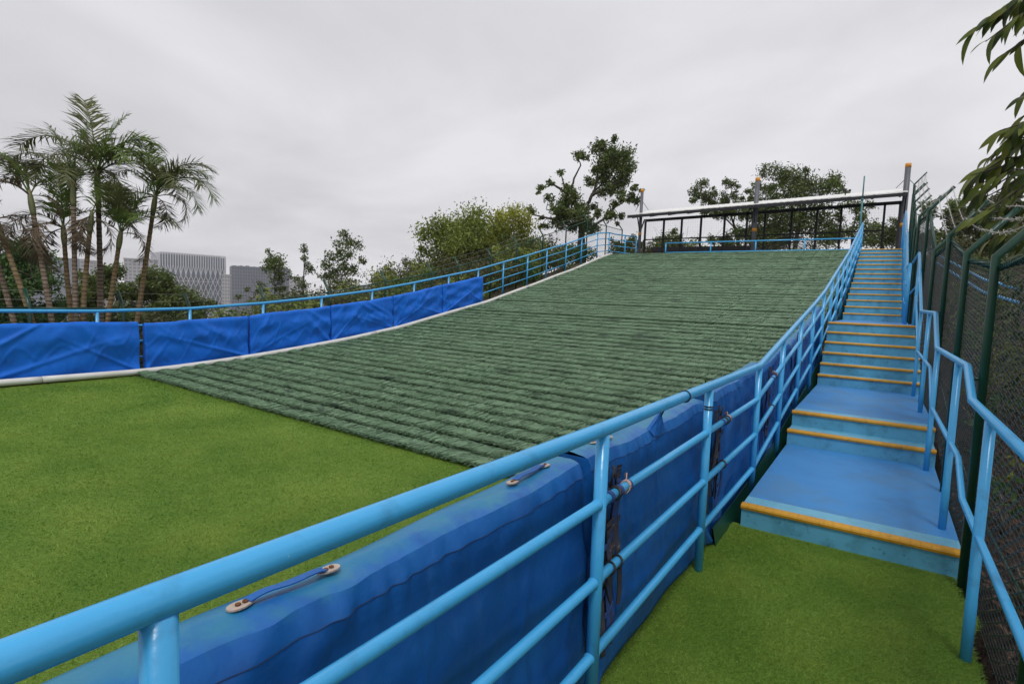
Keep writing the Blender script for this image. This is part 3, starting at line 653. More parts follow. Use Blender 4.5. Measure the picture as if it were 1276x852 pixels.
# ------------------------------------------------------------------ chain-link fence on the right
def chainlink(path, cell, r, m, name, parent, off, dep=.006):
    """path: list of (x,y,zbottom,ztop); interlocking zigzag wires"""
    seg = [0]; 
    for a, b in zip(path[:-1], path[1:]): seg.append(seg[-1]+math.hypot(b[0]-a[0], b[1]-a[1]))
    L = seg[-1]; arr = np.array(path); nw = int(L/cell); hmax = max(p[3]-p[2] for p in path); nh = int(hmax/(cell/2))+1
    s0 = np.arange(nw)*cell; hh = np.arange(nh)*cell/2
    Sg, Hh = np.meshgrid(s0, hh, indexing='ij'); par = (np.arange(nh)[None]+np.arange(nw)[:, None]) % 2; zig = par*cell
    ss = np.clip(Sg+zig, 0, L); depth = np.where(par == 0, dep, -dep)
    px = np.interp(ss, seg, arr[:, 0]); py = np.interp(ss, seg, arr[:, 1]); zb = np.interp(ss, seg, arr[:, 2]); zt = np.interp(ss, seg, arr[:, 3])
    pz = zb + Hh*(zt-zb)/hmax
    c = np.stack([px+depth, py, pz], -1) - np.array(off)
    k = 3; ring = np.array([[math.cos(2*math.pi*j/k), math.sin(2*math.pi*j/k)] for j in range(k)])*r
    v = c[:, :, None, :].repeat(k, 2); v[..., 0] += ring[:, 0]; v[..., 1] += ring[:, 1]*.75; v[..., 2] += ring[:, 1]*.75
    idx = np.arange(nw*nh*k).reshape(nw, nh, k)
    a = idx[:, :-1]; b = idx[:, 1:]
    qd = np.stack([a, np.roll(a, -1, 2), np.roll(b, -1, 2), b], -1).reshape(-1, 4)
    o = link(name, np_mesh(name, v.reshape(-1, 3), qd, m, True), parent); o['kind'] = 'stuff'; return o
def barbed(mb, pts, r=.0026, sp=.11, seed=1):
    rr = random.Random(seed); pts = [Vector(p) for p in pts]; fine = []
    for a, b in zip(pts[:-1], pts[1:]):
        n = max(2, int((b-a).length/.06))
        for i in range(n):
            f = i/n; p = a.lerp(b, f); p.z -= .06*(b-a).length*f*(1-f)*1.2; fine.append(p)
    fine.append(pts[-1])
    for ph in (0, math.pi):
        mb.tube([p+Vector((r*math.cos(i*1.1+ph), 0, r*math.sin(i*1.1+ph))) for i, p in enumerate(fine)], r*.75, 4, False)
    for i in range(1, len(fine)-1, 2):
        p = fine[i]
        for k in range(2):
            d = Vector((rr.uniform(-1, 1), rr.uniform(-.6, .6), rr.uniform(-1, 1))).normalized()*.024
            mb.tube([p-d, p+d], r*.6, 3, False)
fp = [(.60, -2.2), (.575, -.6), (.56, 1.1), (.548, 2.75), (.535, 4.38), (.545, 6.0), (.53, 7.6), (.51, 9.35), (.49, 11.35), (.435, 13.15), (.44, 15.0), (.45, 16.9), (.47, 18.7), (.49, 20.5), (.52, 22.3), (.55, 24.1)]
fence = thing('chain_link_fence', (.55, 4.4, 0), 'dark green chain-link fence with barbed wire on bent posts right of the stairs', 'fence')
def fz(y): return stair_z(y)
def fr(p): return (p[0]-.55, p[1]-4.4, p[2])
for (x, y) in fp:
    zk = fz(y)+2.04; mb = MB()
    mb.tube([fr((x, y, fz(y)-.25)), fr((x, y, zk)), fr((x+.30, y, zk+.36))], .0235, 14); po = mb.build('post', M['green_steel'], fence, True)
    mb = MB(); mb.tube([fr((x+.298, y, zk+.358)), fr((x+.304, y, zk+.365))], .0255, 14); mb.build('cap', M['green_steel'], po, True)
path = [(x, y, fz(y)-.02, fz(y)+2.02) for x, y in fp]
path = [(x+.028, y, a, b) for x, y, a, b in path]
chainlink(path, .064, .0025, M['mesh_wire'], 'wire_mesh', fence, (.55, 4.4, 0))
for hg, nm in ((2.0, 'tension_rail'), (.55, 'tension_rail')):
    for a, b in zip(path[:-1], path[1:]):
        mb = MB(); mb.tube([fr((a[0]+.0, a[1], a[2]+hg)), fr((b[0]+.0, b[1], b[2]+hg))], .017 if hg > 1 else .005, 8)
        n = int((b[1]-a[1])/.03)
        if hg > 1:   # the mesh tied round it
            mb.tube([fr((a[0]+(b[0]-a[0])*f+.022*math.cos(j*1.6), a[1]+(b[1]-a[1])*f, a[2]+(b[2]-a[2])*f+hg+.022*math.sin(j*1.6))) for j, f in enumerate(np.linspace(0, 1, n*2))], .0028, 4, False)
        mb.build(nm, M['green_steel'], fence, True)
for f in (.35, .65, .95):
    mb = MB(); barbed(mb, [fr((x+.04+.26*f-.01, y, fz(y)+2.04+.045+.315*f+.03)) for x, y in fp], seed=int(f*10)); mb.build('barbed_wire', M['barb'], fence)
# stubs that tie the handrail to the fence
for y in (4.38, 6.0, 7.6, 9.35, 11.35):
    x = np.interp(y, [b for a, b in fp], [a for a, b in fp]); z = np.interp(y, [a for a, b in kn], [b for a, b in kn])-.02
    mb = MB(); mb.tube([fr((x, y, z)), fr((hx(y), y, z))], .012, 8); mb.build('bracket', M['green_steel'], fence, True)
# ------------------------------------------------------------------ blue pipe railing on the slope behind the fence
t = thing('railing', (1.6, 8, .9), 'distant blue pipe railing seen through the chain-link fence', 'railing')
for dz in (0, -.17):
    mb = MB(); mb.tube([(.7, -2.5, .55+dz), (-.45, 2.2, 1.30+dz), (-.75, 8, 2.2+dz)], .02, 10); mb.build('rail', M['rail'], t, True)
for f in (.1, .5, .55, .95):
    mb = MB(); x = .7-1.15*f; y = -2.5+4.7*f; z = .55+.75*f; mb.tube([(x, y, z), (x, y, z-.9)], .022, 10); mb.build('post', M['rail'], t, True)
# ------------------------------------------------------------------ thin pole
t = thing('pole', (-.97, 25.0, 3.9), 'thin teal pole rising at the top end of the near railing', 'pole')
mb = MB(); mb.tube([(0, 0, 0), (.0, 0, 2.0)], .032, 8); mb.tube([(0, 0, 2.0), (0, 0, 2.88)], .024, 8); mb.tube([(0, 0, 1.98), (0, 0, 2.05)], .04, 8); mb.build('shaft', mat('teal paint', (.05, .20, .20), .5), t, True)
# ------------------------------------------------------------------ shelter at the top
sh = thing('shelter', (-5.28, 28, 4.0), 'long open grey steel shelter with a thin white roof at the top of the slope', 'shelter')
def s_(p): return (p[0]+5.28, p[1]-28, p[2]-4.0)
def rh(x): return 6.2 + (x+11.3)*.0275          # eave height along the roof
for x, r_ in ((-10.84, .078), (-5.28, .105), (.40, .105)):
    zt = {-10.84: 7.57, -5.28: 7.68, .40: 7.76}[x]
    mb = MB(); mb.tube([s_((x, 28, 3.6)), s_((x, 28, zt-.16))], r_, 16); c = mb.build('column', M['grey_steel'], sh, True)
    mb = MB(); mb.tube([s_((x, 28, zt-.16)), s_((x, 28, zt))], r_+.004, 16); mb.build('band', M['orange'], c, True)
    mb = MB(); mb.tube([s_((x, 28, 5.22)), s_((x, 28, 5.37))], r_+.006, 16); mb.build('band', M['orange'], c, True)
    mb = MB()     # brace arms and stay wires
    for dy in (-1, 1): mb.bar(s_((x, 28+dy*.08, rh(x)-.75)), s_((x+.02, 28+dy*.5, rh(x)-.12)), .05, .05)
    for dx in (-.35, .35): mb.tube([s_((x, 28, zt-.55)), s_((x+dx, 28.1, rh(x)+.3))], .012, 5)
    mb.build('brace', M['dark_steel'], c)
# roof: corrugated sheet leaning down to the front
mb = MB(); n = 90; x0, x1 = -11.3, .46
vs = []; fs = []
for i in range(n+1):
    x = x0+(x1-x0)*i/n; cz = .012*(i % 2)
    for (yy, dz) in ((27.3, .0), (29.0, .37), (30.6, .71)):
        vs.append(s_((x, yy, rh(x)+dz+cz))); vs.append(s_((x, yy, rh(x)+dz+cz-.03)))
for i in range(n):
    a = i*6; b = a+6
    for j in (0, 2):
        fs += [(a+j, b+j, b+j+2, a+j+2), (a+j+1, a+j+3, b+j+3, b+j+1)]
    fs += [(a, a+1, b+1, b), (a+4, b+4, b+5, a+5)]
mb.add(vs, fs); mb.build('roof_sheet', M['roof_white'], sh)
mb = MB(); mb.bar(s_((x0, 27.34, rh(x0)-.10)), s_((x1, 27.34, rh(x1)-.10)), .08, .13); mb.build('eave_beam', M['dark_steel'], sh)
mb = MB(); mb.bar(s_((x0, 29.9, rh(x0)+.05)), s_((x1, 29.9, rh(x1)+.0)), .10, .14); mb.build('back_beam', M['dark_steel'], sh)
for k in range(13):
    x = x0+.25+(x1-x0-.5)*k/12; mb = MB(); mb.bar(s_((x, 27.40, rh(x)-.13)), s_((x, 30.4, rh(x)+.46)), .07, .12); mb.build('rafter', M['dark_steel'], sh)
for x in (-11.28, -10.24, -9.27, -8.26, -7.08, -6.0, -5.73, -5.17, -3.99, -2.92, -1.94, -.29, .27):
    mb = MB(); mb.box(s_((x-.045, 29.85, 3.7)), s_((x+.045, 29.95, rh(x)+.0))); mb.build('mullion', M['dark_steel'], sh)
mb = MB(); mb.bar(s_((-11.28, 29.9, 5.2)), s_((-.3, 29.9, 5.33)), .05, .06); mb.build('mid_rail', M['dark_steel'], sh)
mb = MB()
for x in np.arange(-11.2, .2, .12): mb.tube([s_((x, 29.9, 4)), s_((x, 29.9, rh(x)))], .0012, 3, False)
for z in np.arange(4.1, 6.3, .12): mb.tube([s_((-11.25, 29.9, z)), s_((.25, 29.9, z+.1))], .0012, 3, False)
o = mb.build('wire_panel', M['dark_steel'], sh)
o['kind'] = 'stuff'
# paving under the shelter
struct(sheet('shelter_floor', np.linspace(-12.2, 1.4, 12), np.linspace(26.5, 31.5, 8), lambda X, Y: 0*X+3.96, mat('grey paving', (.2, .2, .2), .9, (.26, .25, .24), 4), 'grey paved floor under the shelter at the top', .3))
t = thing('fixture', (-1.75, 28.3, rh(-1.75)+.22), 'small dark floodlight sitting on the white shelter roof', 'lamp')  # small dark rooftop fixture of unknown use
mb = MB(); mb.tube([(0, 0, .0), (0, 0, .16)], .02, 8); mb.build('stem', M['dark_steel'], t, True)
mb = MB(); mb.tube([(-.10, -.02, .22), (-.02, 0, .22), (.04, 0, .21)], [.085, .08, .05], 10); mb.tube([(.12, 0, .2), (.20, 0, .2)], .055, 10); mb.build('housing', M['dark_steel'], t, True)
t = thing('hose_coil', (-3.9, 29.3, 3.96), 'coiled loops of dark hose lying behind the low blue barrier', 'hose')
mb = MB()
for k in range(16):
    r0 = .55+.035*k; mb.tube([(r0*1.15*math.cos(a)+.02*(k % 3), .05*(k % 4)+.12*math.sin(a*.5+k), r0*1.05*math.sin(a)+.1) for a in np.linspace(-.1, math.pi+.1, 26)], .011, 5, False)
mb.build('hose', M['hose'], t, True)
t = thing('low_shed', (-9.6, 33, 4), 'low pale grey shed with a dark flat roof behind the shelter', 'shed')
mb = MB(); mb.box((-1.8, -1, -.5), (3.5, 2, .72)); mb.build('wall', M['shed_grey'], t)
mb = MB(); mb.box((-2.0, -1.2, .72), (3.7, 2.2, .98)); mb.build('roof', M['dark_steel'], t)
# ------------------------------------------------------------------ green fence beyond the far railing
lf = thing('chain_link_fence', (-12.75, 12, 1), 'green chain-link fence with leaning barbed-wire arms behind the far railing', 'fence')
def l_(p): return (p[0]+12.75, p[1]-12, p[2]-1)
lfy = [-1, .6, 2.1, 3.52, 5.0, 6.3, 8.1, 10, 12.1, 14.2, 15.6, 17.55, 19.35, 21.4, 23.5, 25.7, 28.0, 30.2]
def lz(y): return float(np.interp(y, [0, 6.3, 9, 14.2, 17.5, 19.3, 25.7, 40], [1.2, 1.2, 1.5, 2.45, 3.25, 3.9, 5.75, 6.0]))
for y in lfy:
    zk = lz(y); mb = MB(); mb.tube([l_((-12.75, y, T(-12.75, y)-.3)), l_((-12.75, y, zk)), l_((-12.98, y, zk+.32))], .034, 8); mb.build('post', M['green_steel'], lf, True)
chainlink([(-12.72, y, max(T(-12.75, y), lz(y)-2.0), lz(y)) for y in lfy], .11, .0035, M['green_wire'], 'wire_mesh', lf, (-12.75, 12, 1), .004)
mb = MB()
for a, b in zip(lfy[:-1], lfy[1:]): mb.tube([l_((-12.75, a, lz(a)-.02)), l_((-12.75, b, lz(b)-.02))], .018, 6)
mb.build('tension_rail', M['green_steel'], lf, True)
for f in (.4, .9):
    mb = MB(); mb.tube([l_((-12.75-.23*f, y, lz(y)+.32*f)) for y in lfy], .002, 4, False); mb.build('barbed_wire', M['barb'], lf)

# ------------------------------------------------------------------ trees
def leaf_cloud(cl, dens, size, seed, flat=.75):
    """cl: array of (x,y,z,r): little leaves spread through irregular clumps"""
    r = np.random.default_rng(seed); pts = []
    for (x, y, z, rad) in cl:
        n = max(8, int(dens*rad*rad)); nb = max(3, int(n/26))
        d = r.normal(size=(nb, 3)); d /= np.linalg.norm(d, axis=1)[:, None]
        c = np.array([x, y, z]) + d*rad*(r.uniform(.1, 1, (nb, 1))**.6)*np.array([1, 1, flat])
        k = r.integers(0, nb, n); pts.append(c[k]+r.normal(0, .24*rad+.02, (n, 3)))
    p = np.concatenate(pts); n = len(p)
    a = r.normal(size=(n, 3)); a /= np.linalg.norm(a, axis=1)[:, None]; b = r.normal(size=(n, 3)); b -= a*(a*b).sum(1)[:, None]; b /= np.linalg.norm(b, axis=1)[:, None]
    s = size*r.uniform(.6, 1.4, (n, 1)); v = np.stack([p-a*s, p+b*s*.42, p+a*s, p-b*s*.42], 1).reshape(-1, 3)
    return v, np.arange(4*n).reshape(n, 4)
RV = Vector((.834, .552, .0)); FV = Vector((-.552, .834, 0)); UV = Vector((-.02, -.02, .999))
def sketch_tree(name, base, label, sc, clusters, branches, leafmat, dens, size, seed, depth=1.0, trunk_r=.15, barkmat=None, group=None):
    """clusters (u,v,r) and branches [(u,v)...] in sketch units from the base; sc metres per unit"""
    r = random.Random(seed); bx, by, bz = base; gz = T(bx, by)
    t = thing(name, (bx, by, bz), label, 'tree', group)
    cl = []
    for (u, v, rad) in clusters:
        p = RV*(u*sc)+UV*(v*sc)+FV*(r.gauss(0, .5)*depth); cl.append((p.x, p.y, p.z, rad*sc*(1.3 if name in ('gnarled_tree', 'windswept_tree') else 1.2)))
    v, f = leaf_cloud(cl, dens*2.5, size*.98, seed)
    link('crown', np_mesh('crown', v, f, leafmat), t)
    bark = barkmat or M['trunk_dark']
    mb = MB(); u0, v0 = branches[0][0][:2] if branches else (0, 0)
    for k, br in enumerate(branches):
        pts = []; dd = r.uniform(-.4, .4)*depth if k else 0
        for j, (u, v_) in enumerate(br):
            p = RV*(u*sc)+UV*(v_*sc)+FV*(dd*j/max(1, len(br)-1)); pts.append(p)
        if k == 0: pts.insert(0, Vector((pts[0].x, pts[0].y, min(gz-bz-.2, pts[0].z-.3))))
        rs = [trunk_r*(1 if k == 0 else .27)*(1-.75*j/max(1, len(pts)-1)) for j in range(len(pts))]
        if k == 0: mb.tube(pts, rs, 10); mb.build('trunk', bark, t, True); mb = MB()
        else:
            fine = []; fr_ = []
            for j in range(len(pts)-1):
                for q_ in range(3):
                    f_ = q_/3; fine.append(pts[j].lerp(pts[j+1], f_)+Vector((r.uniform(-1, 1), r.uniform(-1, 1), r.uniform(-1, 1)))*.04); fr_.append(rs[j]+(rs[j+1]-rs[j])*f_)
            fine.append(pts[-1]); fr_.append(rs[-1]); mb.tube(fine, fr_, 6); mb.build('limb', bark, t, True); mb = MB()
    # twigs out to the clumps
    mb = MB(); nodes = [Vector(RV*(u*sc)+UV*(v_*sc)) for br in branches for (u, v_) in br]
    if nodes:
        for c in cl:
            cp = Vector(c[:3]); nb = min(nodes, key=lambda q_: (q_-cp).length)
            mb.tube([nb, nb.lerp(cp, .5)+Vector((r.uniform(-.1, .1), r.uniform(-.1, .1), .08)), cp], [.025, .018, .008], 4, False)
        tag(mb.build('twigs', bark, t), None, kind='stuff')
    return t
def Z5(lst, ox, oy): return [(a-ox, oy-b, *rest) for (a, b, *rest) in lst]
# big contorted tree
cl = Z5([(560,130,40),(640,150,50),(720,180,50),(770,230,35),(600,210,50),(680,250,60),(740,300,50),(560,260,40),(510,340,30),(600,320,45),(680,350,40),(620,390,40),(580,420,25),(700,420,20),(770,440,30),(810,465,22),(780,390,22),(820,400,15),(700,470,25),(665,490,25),(640,540,15),(700,560,22),(690,600,14),(620,570,30),(370,410,40),(400,460,35),(330,500,40),(350,470,30),(450,520,35),(290,540,40),(330,580,45),(400,580,45),(470,590,40),(540,500,22),(545,560,25),(300,620,40),(390,630,40),(480,650,35),(540,650,30),(190,640,18),(230,640,18),(310,305,20),(245,370,18),(180,405,20),(165,430,14),(240,460,25),(120,550,25),(195,585,15),(250,530,14),(420,190,28),(455,200,18),(415,220,15),(490,180,12),(640,100,22),(570,95,20)], 450, 790)
br = [Z5(b, 450, 790) for b in ([(452,790),(455,720),(450,660),(440,600)], [(455,650),(480,520),(520,420),(580,360),(640,280),(680,230)], [(450,620),(400,480),(380,380),(410,310),(440,240),(425,200)], [(390,440),(340,390),(310,310)], [(360,430),(290,385),(245,370),(190,400)], [(420,650),(300,600),(230,590),(130,570),(115,550)], [(470,660),(540,560),(560,480)], [(480,660),(600,580),(660,510),(740,460),(815,465)], [(310,560),(270,535),(220,530)], [(520,430),(600,390),(700,340),(760,300)], [(500,480),(540,380),(550,250),(570,140)])]
sketch_tree('gnarled_tree', (-15.2, 29.9, 4.7), 'large gnarled dark tree with a lopsided tufted crown left of the shelter', .0090, cl, br, M['leaf_dark'], 820, .095, 3, .8, .34, M['trunk_dark'])
# leafy pair left of it
clg = Z5([(130,400,45),(180,370,45),(240,360,50),(300,350,55),(200,430,60),(270,430,70),(340,400,60),(390,380,45),(150,470,40),(100,470,25),(230,500,70),(320,480,80),(190,560,60),(280,570,80),(370,560,60),(340,620,60),(250,640,60),(160,520,35),(90,460,14),(300,335,22),(185,350,16)], 300, 720)
sketch_tree('leafy_tree', (-18.4, 24.0, .6), 'broad mid green leafy tree left of the yellow-green tree', .0134, clg, [Z5(b, 300, 720) for b in ([(300,720),(295,600),(290,520)], [(292,560),(220,480),(160,410)], [(290,540),(320,430),(310,360)], [(295,580),(360,480),(390,390)], [(290,600),(180,540),(110,480)])], M['leaf_mid'], 640, .085, 5, 1.6, .12)
cly = Z5([(440,330,45),(500,330,45),(540,360,40),(470,400,60),(540,430,45),(440,460,60),(520,490,60),(580,470,30),(440,540,60),(520,560,60),(580,560,40),(440,300,18),(490,300,14),(550,320,14),(600,440,14),(410,400,40),(480,620,60),(560,640,50)], 470, 720)
sketch_tree('leafy_tree', (-17.0, 25.0, .6), 'yellow-green leafy tree between the mid green tree and the gnarled tree', .0134, cly, [Z5(b, 470, 720) for b in ([(470,720),(475,600),(480,500)], [(478,540),(440,430),(445,340)], [(480,520),(520,420),(545,350)], [(478,560),(560,500),(590,460)])], M['leaf_yellow'], 620, .085, 6, 1.4, .10)
# behind the shelter
cla = Z5([(185,220,35),(150,260,35),(130,345,25),(180,310,40),(230,330,40),(270,290,30),(265,240,12),(200,430,35),(260,450,35),(320,440,45),(380,430,45),(350,370,40),(350,310,35),(290,370,35),(430,300,30),(400,220,30),(370,195,25),(430,245,20),(470,280,22),(500,310,18),(440,350,25),(500,380,35),(450,560,40),(430,640,40),(400,620,40),(350,640,30),(250,640,30),(280,660,25),(400,720,50),(480,720,50),(520,600,50)], 470, 780)
bra = [Z5(b, 470, 780) for b in ([(470,780),(465,680),(440,560),(400,470)], [(430,540),(300,430),(200,330),(160,260)], [(410,490),(370,350),(400,250),(380,200)], [(420,500),(440,400),(470,290)])]
sketch_tree('windswept_tree', (-8.6, 41, 5.0), 'dark windswept tree rising behind the left half of the shelter roof', .0090, cla, bra, M['leaf_dark'], 800, .085, 8, .9, .2)
clb = Z5([(500,400,30),(540,350,40),(600,330,40),(520,430,40),(600,440,45),(660,260,35),(690,240,35),(760,190,35),(790,140,18),(680,340,45),(720,400,40),(640,400,40),(580,600,60),(620,680,60),(560,720,50),(700,560,50),(760,640,55),(700,740,50)], 640, 780)
brb = [Z5(b, 640, 780) for b in ([(640,780),(640,640),(650,500),(660,420)], [(655,460),(690,320),(750,220),(790,140)], [(650,500),(580,400),(540,350)], [(640,600),(600,500),(520,430)])]
sketch_tree('windswept_tree', (-7.2, 42.0, 5.0), 'dark windswept tree behind the middle shelter column with one tall tip', .0092, clb, brb, M['leaf_dark'], 800, .085, 9, .9, .2)
clc = Z5([(640,150,30),(700,150,35),(760,170,40),(800,180,45),(850,190,40),(900,220,45),(960,175,22),(930,200,32),(750,240,50),(830,240,50),(620,220,35),(780,380,60),(850,370,60),(930,380,60),(990,400,40),(900,440,50),(720,340,50),(800,320,60),(880,310,50),(820,140,16),(1010,240,14),(960,240,25),(680,400,50),(640,330,40),(620,420,45),(700,450,55),(985,190,14)], 800, 500)
brc = [Z5(b, 800, 500) for b in ([(800,500),(810,400),(820,320)], [(815,360),(870,260),(950,185)], [(815,360),(760,260),(690,150)], [(820,330),(810,230),(800,170)])]
sketch_tree('windswept_tree', (-5.1, 40.5, 5.3), 'dense green windswept tree behind the right half of the shelter', .0145, clc, brc, M['leaf_dark'], 400, .09, 10, 1.3, .22)
cld = Z5([(1060,400,30),(1120,300,28),(1150,380,30),(1100,340,26),(1040,330,22),(1080,280,22),(1150,290,18),(1030,420,30),(1120,430,30),(1010,300,16)], 1090, 500)
sketch_tree('sparse_tree', (-1.9, 41, 5.2), 'sparse dark tree seen between the shelter posts left of the thin pole', .0145, cld, [Z5(b, 1090, 500) for b in ([(1090,500),(1085,400),(1100,320)], [(1085,420),(1040,340),(1015,300)], [(1090,400),(1140,330),(1150,280)])], M['leaf_dark'], 700, .08, 12, .8, .12)
cle = [(0, 60, 26), (-30, 40, 24), (30, 45, 26), (10, 90, 16), (50, 80, 14), (-20, 80, 14), (0, 20, 30), (50, 20, 30), (-50, 15, 26), (70, 60, 14)]
sketch_tree('small_tree', (-.35, 47, 6.4), 'small dark tree framed by the shelter posts at the head of the stairs', .017, cle, [[(0, 0), (0, 40), (5, 70)], [(0, 30), (35, 60)]], M['leaf_dark'], 900, .08, 13, .8, .1)
sketch_tree('small_tree', (-12.2, 36.5, 5.0), 'dark tufted tree behind the left end of the shelter', .017, [(0, 55, 24), (-25, 40, 24), (25, 45, 24), (10, 78, 14), (40, 62, 12), (0, 15, 34), (45, 20, 26), (-45, 10, 24)], [[(0, 0), (0, 40), (5, 70)], [(0, 30), (35, 60)]], M['leaf_dark'], 900, .08, 14, .8, .1)
sketch_tree('small_tree', (-14.2, 35, 4.7), 'dark tufted tree left of the shelter, below the gnarled tree', .017, [(0, 55, 22), (-25, 40, 22), (30, 45, 20), (5, 75, 12), (0, 10, 30), (45, 10, 26), (-45, 20, 24), (-60, 50, 16)], [[(0, 0), (0, 40), (5, 70)]], M['leaf_dark'], 900, .08, 15, .8, .1)
# straggly trees over the far pads
def ZZ(l, ox, oy): return Z5(l, ox, oy)
c1 = ZZ([(230,310,28),(200,345,28),(250,330,30),(270,360,28),(240,390,28),(300,380,18),(260,430,24),(220,470,30),(250,480,36),(190,440,20),(170,410,12),(130,440,12),(135,490,14),(90,470,14),(280,470,28),(225,285,12)], 245, 560)
sketch_tree('straggly_tree', (-27.2, 18.0, .0), 'straggly dark tree leaning right beside the grey slab building', .0132, c1, [ZZ(b, 245, 560) for b in ([(245,560),(240,470),(235,400)], [(240,440),(240,350),(228,300)], [(240,420),(290,390)], [(240,500),(150,470),(95,465)])], M['leaf_dark'], 620, .075, 21, .7, .07)
c2 = ZZ([(360,265,14),(365,300,14),(355,330,14),(380,350,17),(345,410,24),(340,450,24),(355,480,28),(365,250,8),(390,335,9)], 355, 560)
sketch_tree('straggly_tree', (-26.0, 18.8, .0), 'thin upright straggly tree standing alone between two fuller ones', .0132, c2, [ZZ(b, 355, 560) for b in ([(355,560),(352,450),(360,340),(362,260)], [(358,380),(380,345)])], M['leaf_dark'], 750, .07, 22, .3, .06)
c3 = ZZ([(500,260,28),(530,235,22),(560,270,28),(500,300,20),(540,310,24),(590,330,18),(520,350,26),(540,380,26),(560,370,18),(460,320,22),(445,360,26),(470,390,28),(440,400,20),(480,430,40),(540,430,30)], 505, 560)
sketch_tree('straggly_tree', (-24.4, 20.0, .4), 'forked straggly tree with the tallest tufts above the far pads', .0132, c3, [ZZ(b, 505, 560) for b in ([(505,560),(500,460),(505,400)], [(505,420),(520,320),(530,240)], [(500,440),(460,380),(460,320)], [(510,400),(570,350),(590,325)])], M['leaf_dark'], 620, .075, 23, .7, .08)
c4 = ZZ([(640,350,32),(680,335,32),(660,390,46),(620,400,30),(700,390,40),(680,430,50),(620,450,46),(720,440,44)], 665, 560)
sketch_tree('bushy_tree', (-22.0, 21.2, -.4), 'round dull green bushy tree left of the broad leafy tree', .0132, c4, [ZZ(b, 665, 560) for b in ([(665,560),(665,450),(668,380)], [(666,430),(690,350)], [(666,430),(640,360)])], M['leaf_dull'], 700, .075, 24, 1.0, .08)
c5 = ZZ([(760,310,28),(805,305,26),(740,370,40),(780,370,36),(820,370,30),(770,420,46),(830,430,40),(760,290,12)], 785, 560)
sketch_tree('bushy_tree', (-20.6, 22.3, -.2), 'light airy green tree touching the broad leafy tree on its left', .0132, c5, [ZZ(b, 785, 560) for b in ([(785,560),(785,440),(790,380)], [(786,420),(765,310)], [(787,400),(810,310)])], M['leaf_mid'], 420, .07, 25, 1.0, .07)
# left of and behind the palms
def ball(n, rx, rz_, seed, r0, r1, z0=0):
    r = random.Random(seed); out = []
    for k in range(n):
        a = r.uniform(0, 6.28); q_ = math.sqrt(r.random()); out.append((rx*q_*math.cos(a), z0+rz_*q_*math.sin(a), r.uniform(r0, r1)))
    return out
sketch_tree('leafy_tree', (-31.5, 8.0, -2.0), 'fresh green spreading tree at the left edge behind the leaning palms', .1, ball(30, 17, 14, 31, 3, 6, 38)+ball(16, 20, 10, 32, 4, 7, 20), [[(0, 0), (0, 20), (1, 34)], [(0, 20), (-12, 34)], [(0, 22), (12, 38)]], M['leaf_fresh'], 700, .09, 31, 1.6, .14)
for k, (bx, by, hh, lab) in enumerate([(-32.6, 11.9, 53, 'dark pine-like tree behind the palm clump'), (-30.6, 13.3, 51, 'dark tree behind the rightmost palm trunk'), (-29.2, 14.4, 42, 'dark tree in front of the lattice tower')]):
    sketch_tree('dark_tree', (bx, by, -3), lab, .1, ball(18, 11, 8, 41+k, 2.5, 4.5, hh-6)+ball(20, 14, 10, 51+k, 3, 5, hh-22), [[(0, 0), (0, 20), (1, hh-6)], [(0, 20), (-8, hh-12)], [(0, 22), (9, hh-10)]], M['leaf_dark'], 900, .085, 41+k, 1.2, .10)
sketch_tree('dark_tree', (2.6, 36, 3.2), 'dark tree beyond the right fence above the barbed wire', .1, ball(16, 10, 9, 71, 2, 4, 34)+ball(14, 16, 9, 72, 3, 5, 18), [[(0, 0), (0, 20), (1, 32)]], M['leaf_dark'], 800, .085, 71, 1.2, .12)
sketch_tree('dark_tree', (3.0, 24, 2.2), 'dense olive tree behind the right chain-link fence', .1, ball(22, 11, 10, 73, 2.5, 4.5, 24)+ball(14, 13, 9, 74, 3, 5, 9), [[(0, 0), (0, 14), (1, 24)]], M['leaf_dull'], 800, .075, 73, 1.0, .12)
# undergrowth: bushes on the bank behind the far railing and right of the fence
def bush(x, y, r_, h, m, label, seed, dens=500, size=.06, z=None, group=None):
    z = T(x, y) if z is None else z; t = thing('bush', (x, y, z), label, 'bush', group); rr = random.Random(seed)
    cl = [(rr.gauss(0, r_*.5), rr.gauss(0, r_*.5), h*rr.uniform(.25, .9), r_*rr.uniform(.3, .55)) for _ in range(9)]
    v, f = leaf_cloud(cl, dens, size, seed); link('foliage', np_mesh('foliage', v, f, m), t)
    mb = MB()
    for c in cl[:6]: mb.tube([(rr.uniform(-.1, .1), rr.uniform(-.1, .1), -.1), (c[0]*.5, c[1]*.5, c[2]*.5), c[:3]], [.02, .014, .006], 4, False)
    mb.build('stems', M['trunk_dark'], t); return t
def undergrowth(spots, label, dens, size, seed):
    """one tangled mass per foliage colour: nobody could count the bushes in it"""
    rr = random.Random(seed); by = {}
    for (x, y, r_, h, mk) in spots:
        z = T(x, y)
        for _ in range(9): by.setdefault(mk, []).append((x+rr.gauss(0, r_*.5), y+rr.gauss(0, r_*.5), z+h*rr.uniform(.2, .9), r_*rr.uniform(.3, .55)))
    for mk, cl in by.items():
        v, f = leaf_cloud(cl, dens, size, seed); tag(link('undergrowth', np_mesh('undergrowth', v, f, M[mk])), label, kind='stuff')
    mb = MB()
    for (x, y, r_, h, mk) in spots:
        z = T(x, y)
        for _ in range(5 if h < 2.6 else 0):
            a = rr.uniform(0, 6.28); l = rr.uniform(.4, 1.1)*h; mb.tube([(x, y, z-.1), (x+math.cos(a)*l*.3, y+math.sin(a)*l*.3, z+l*.6), (x+math.cos(a)*l*.7, y+math.sin(a)*l*.7, z+l*1.1)], [.014, .01, .004], 4, False)
    tag(mb.build('undergrowth_stems', M['trunk']), label, kind='stuff')
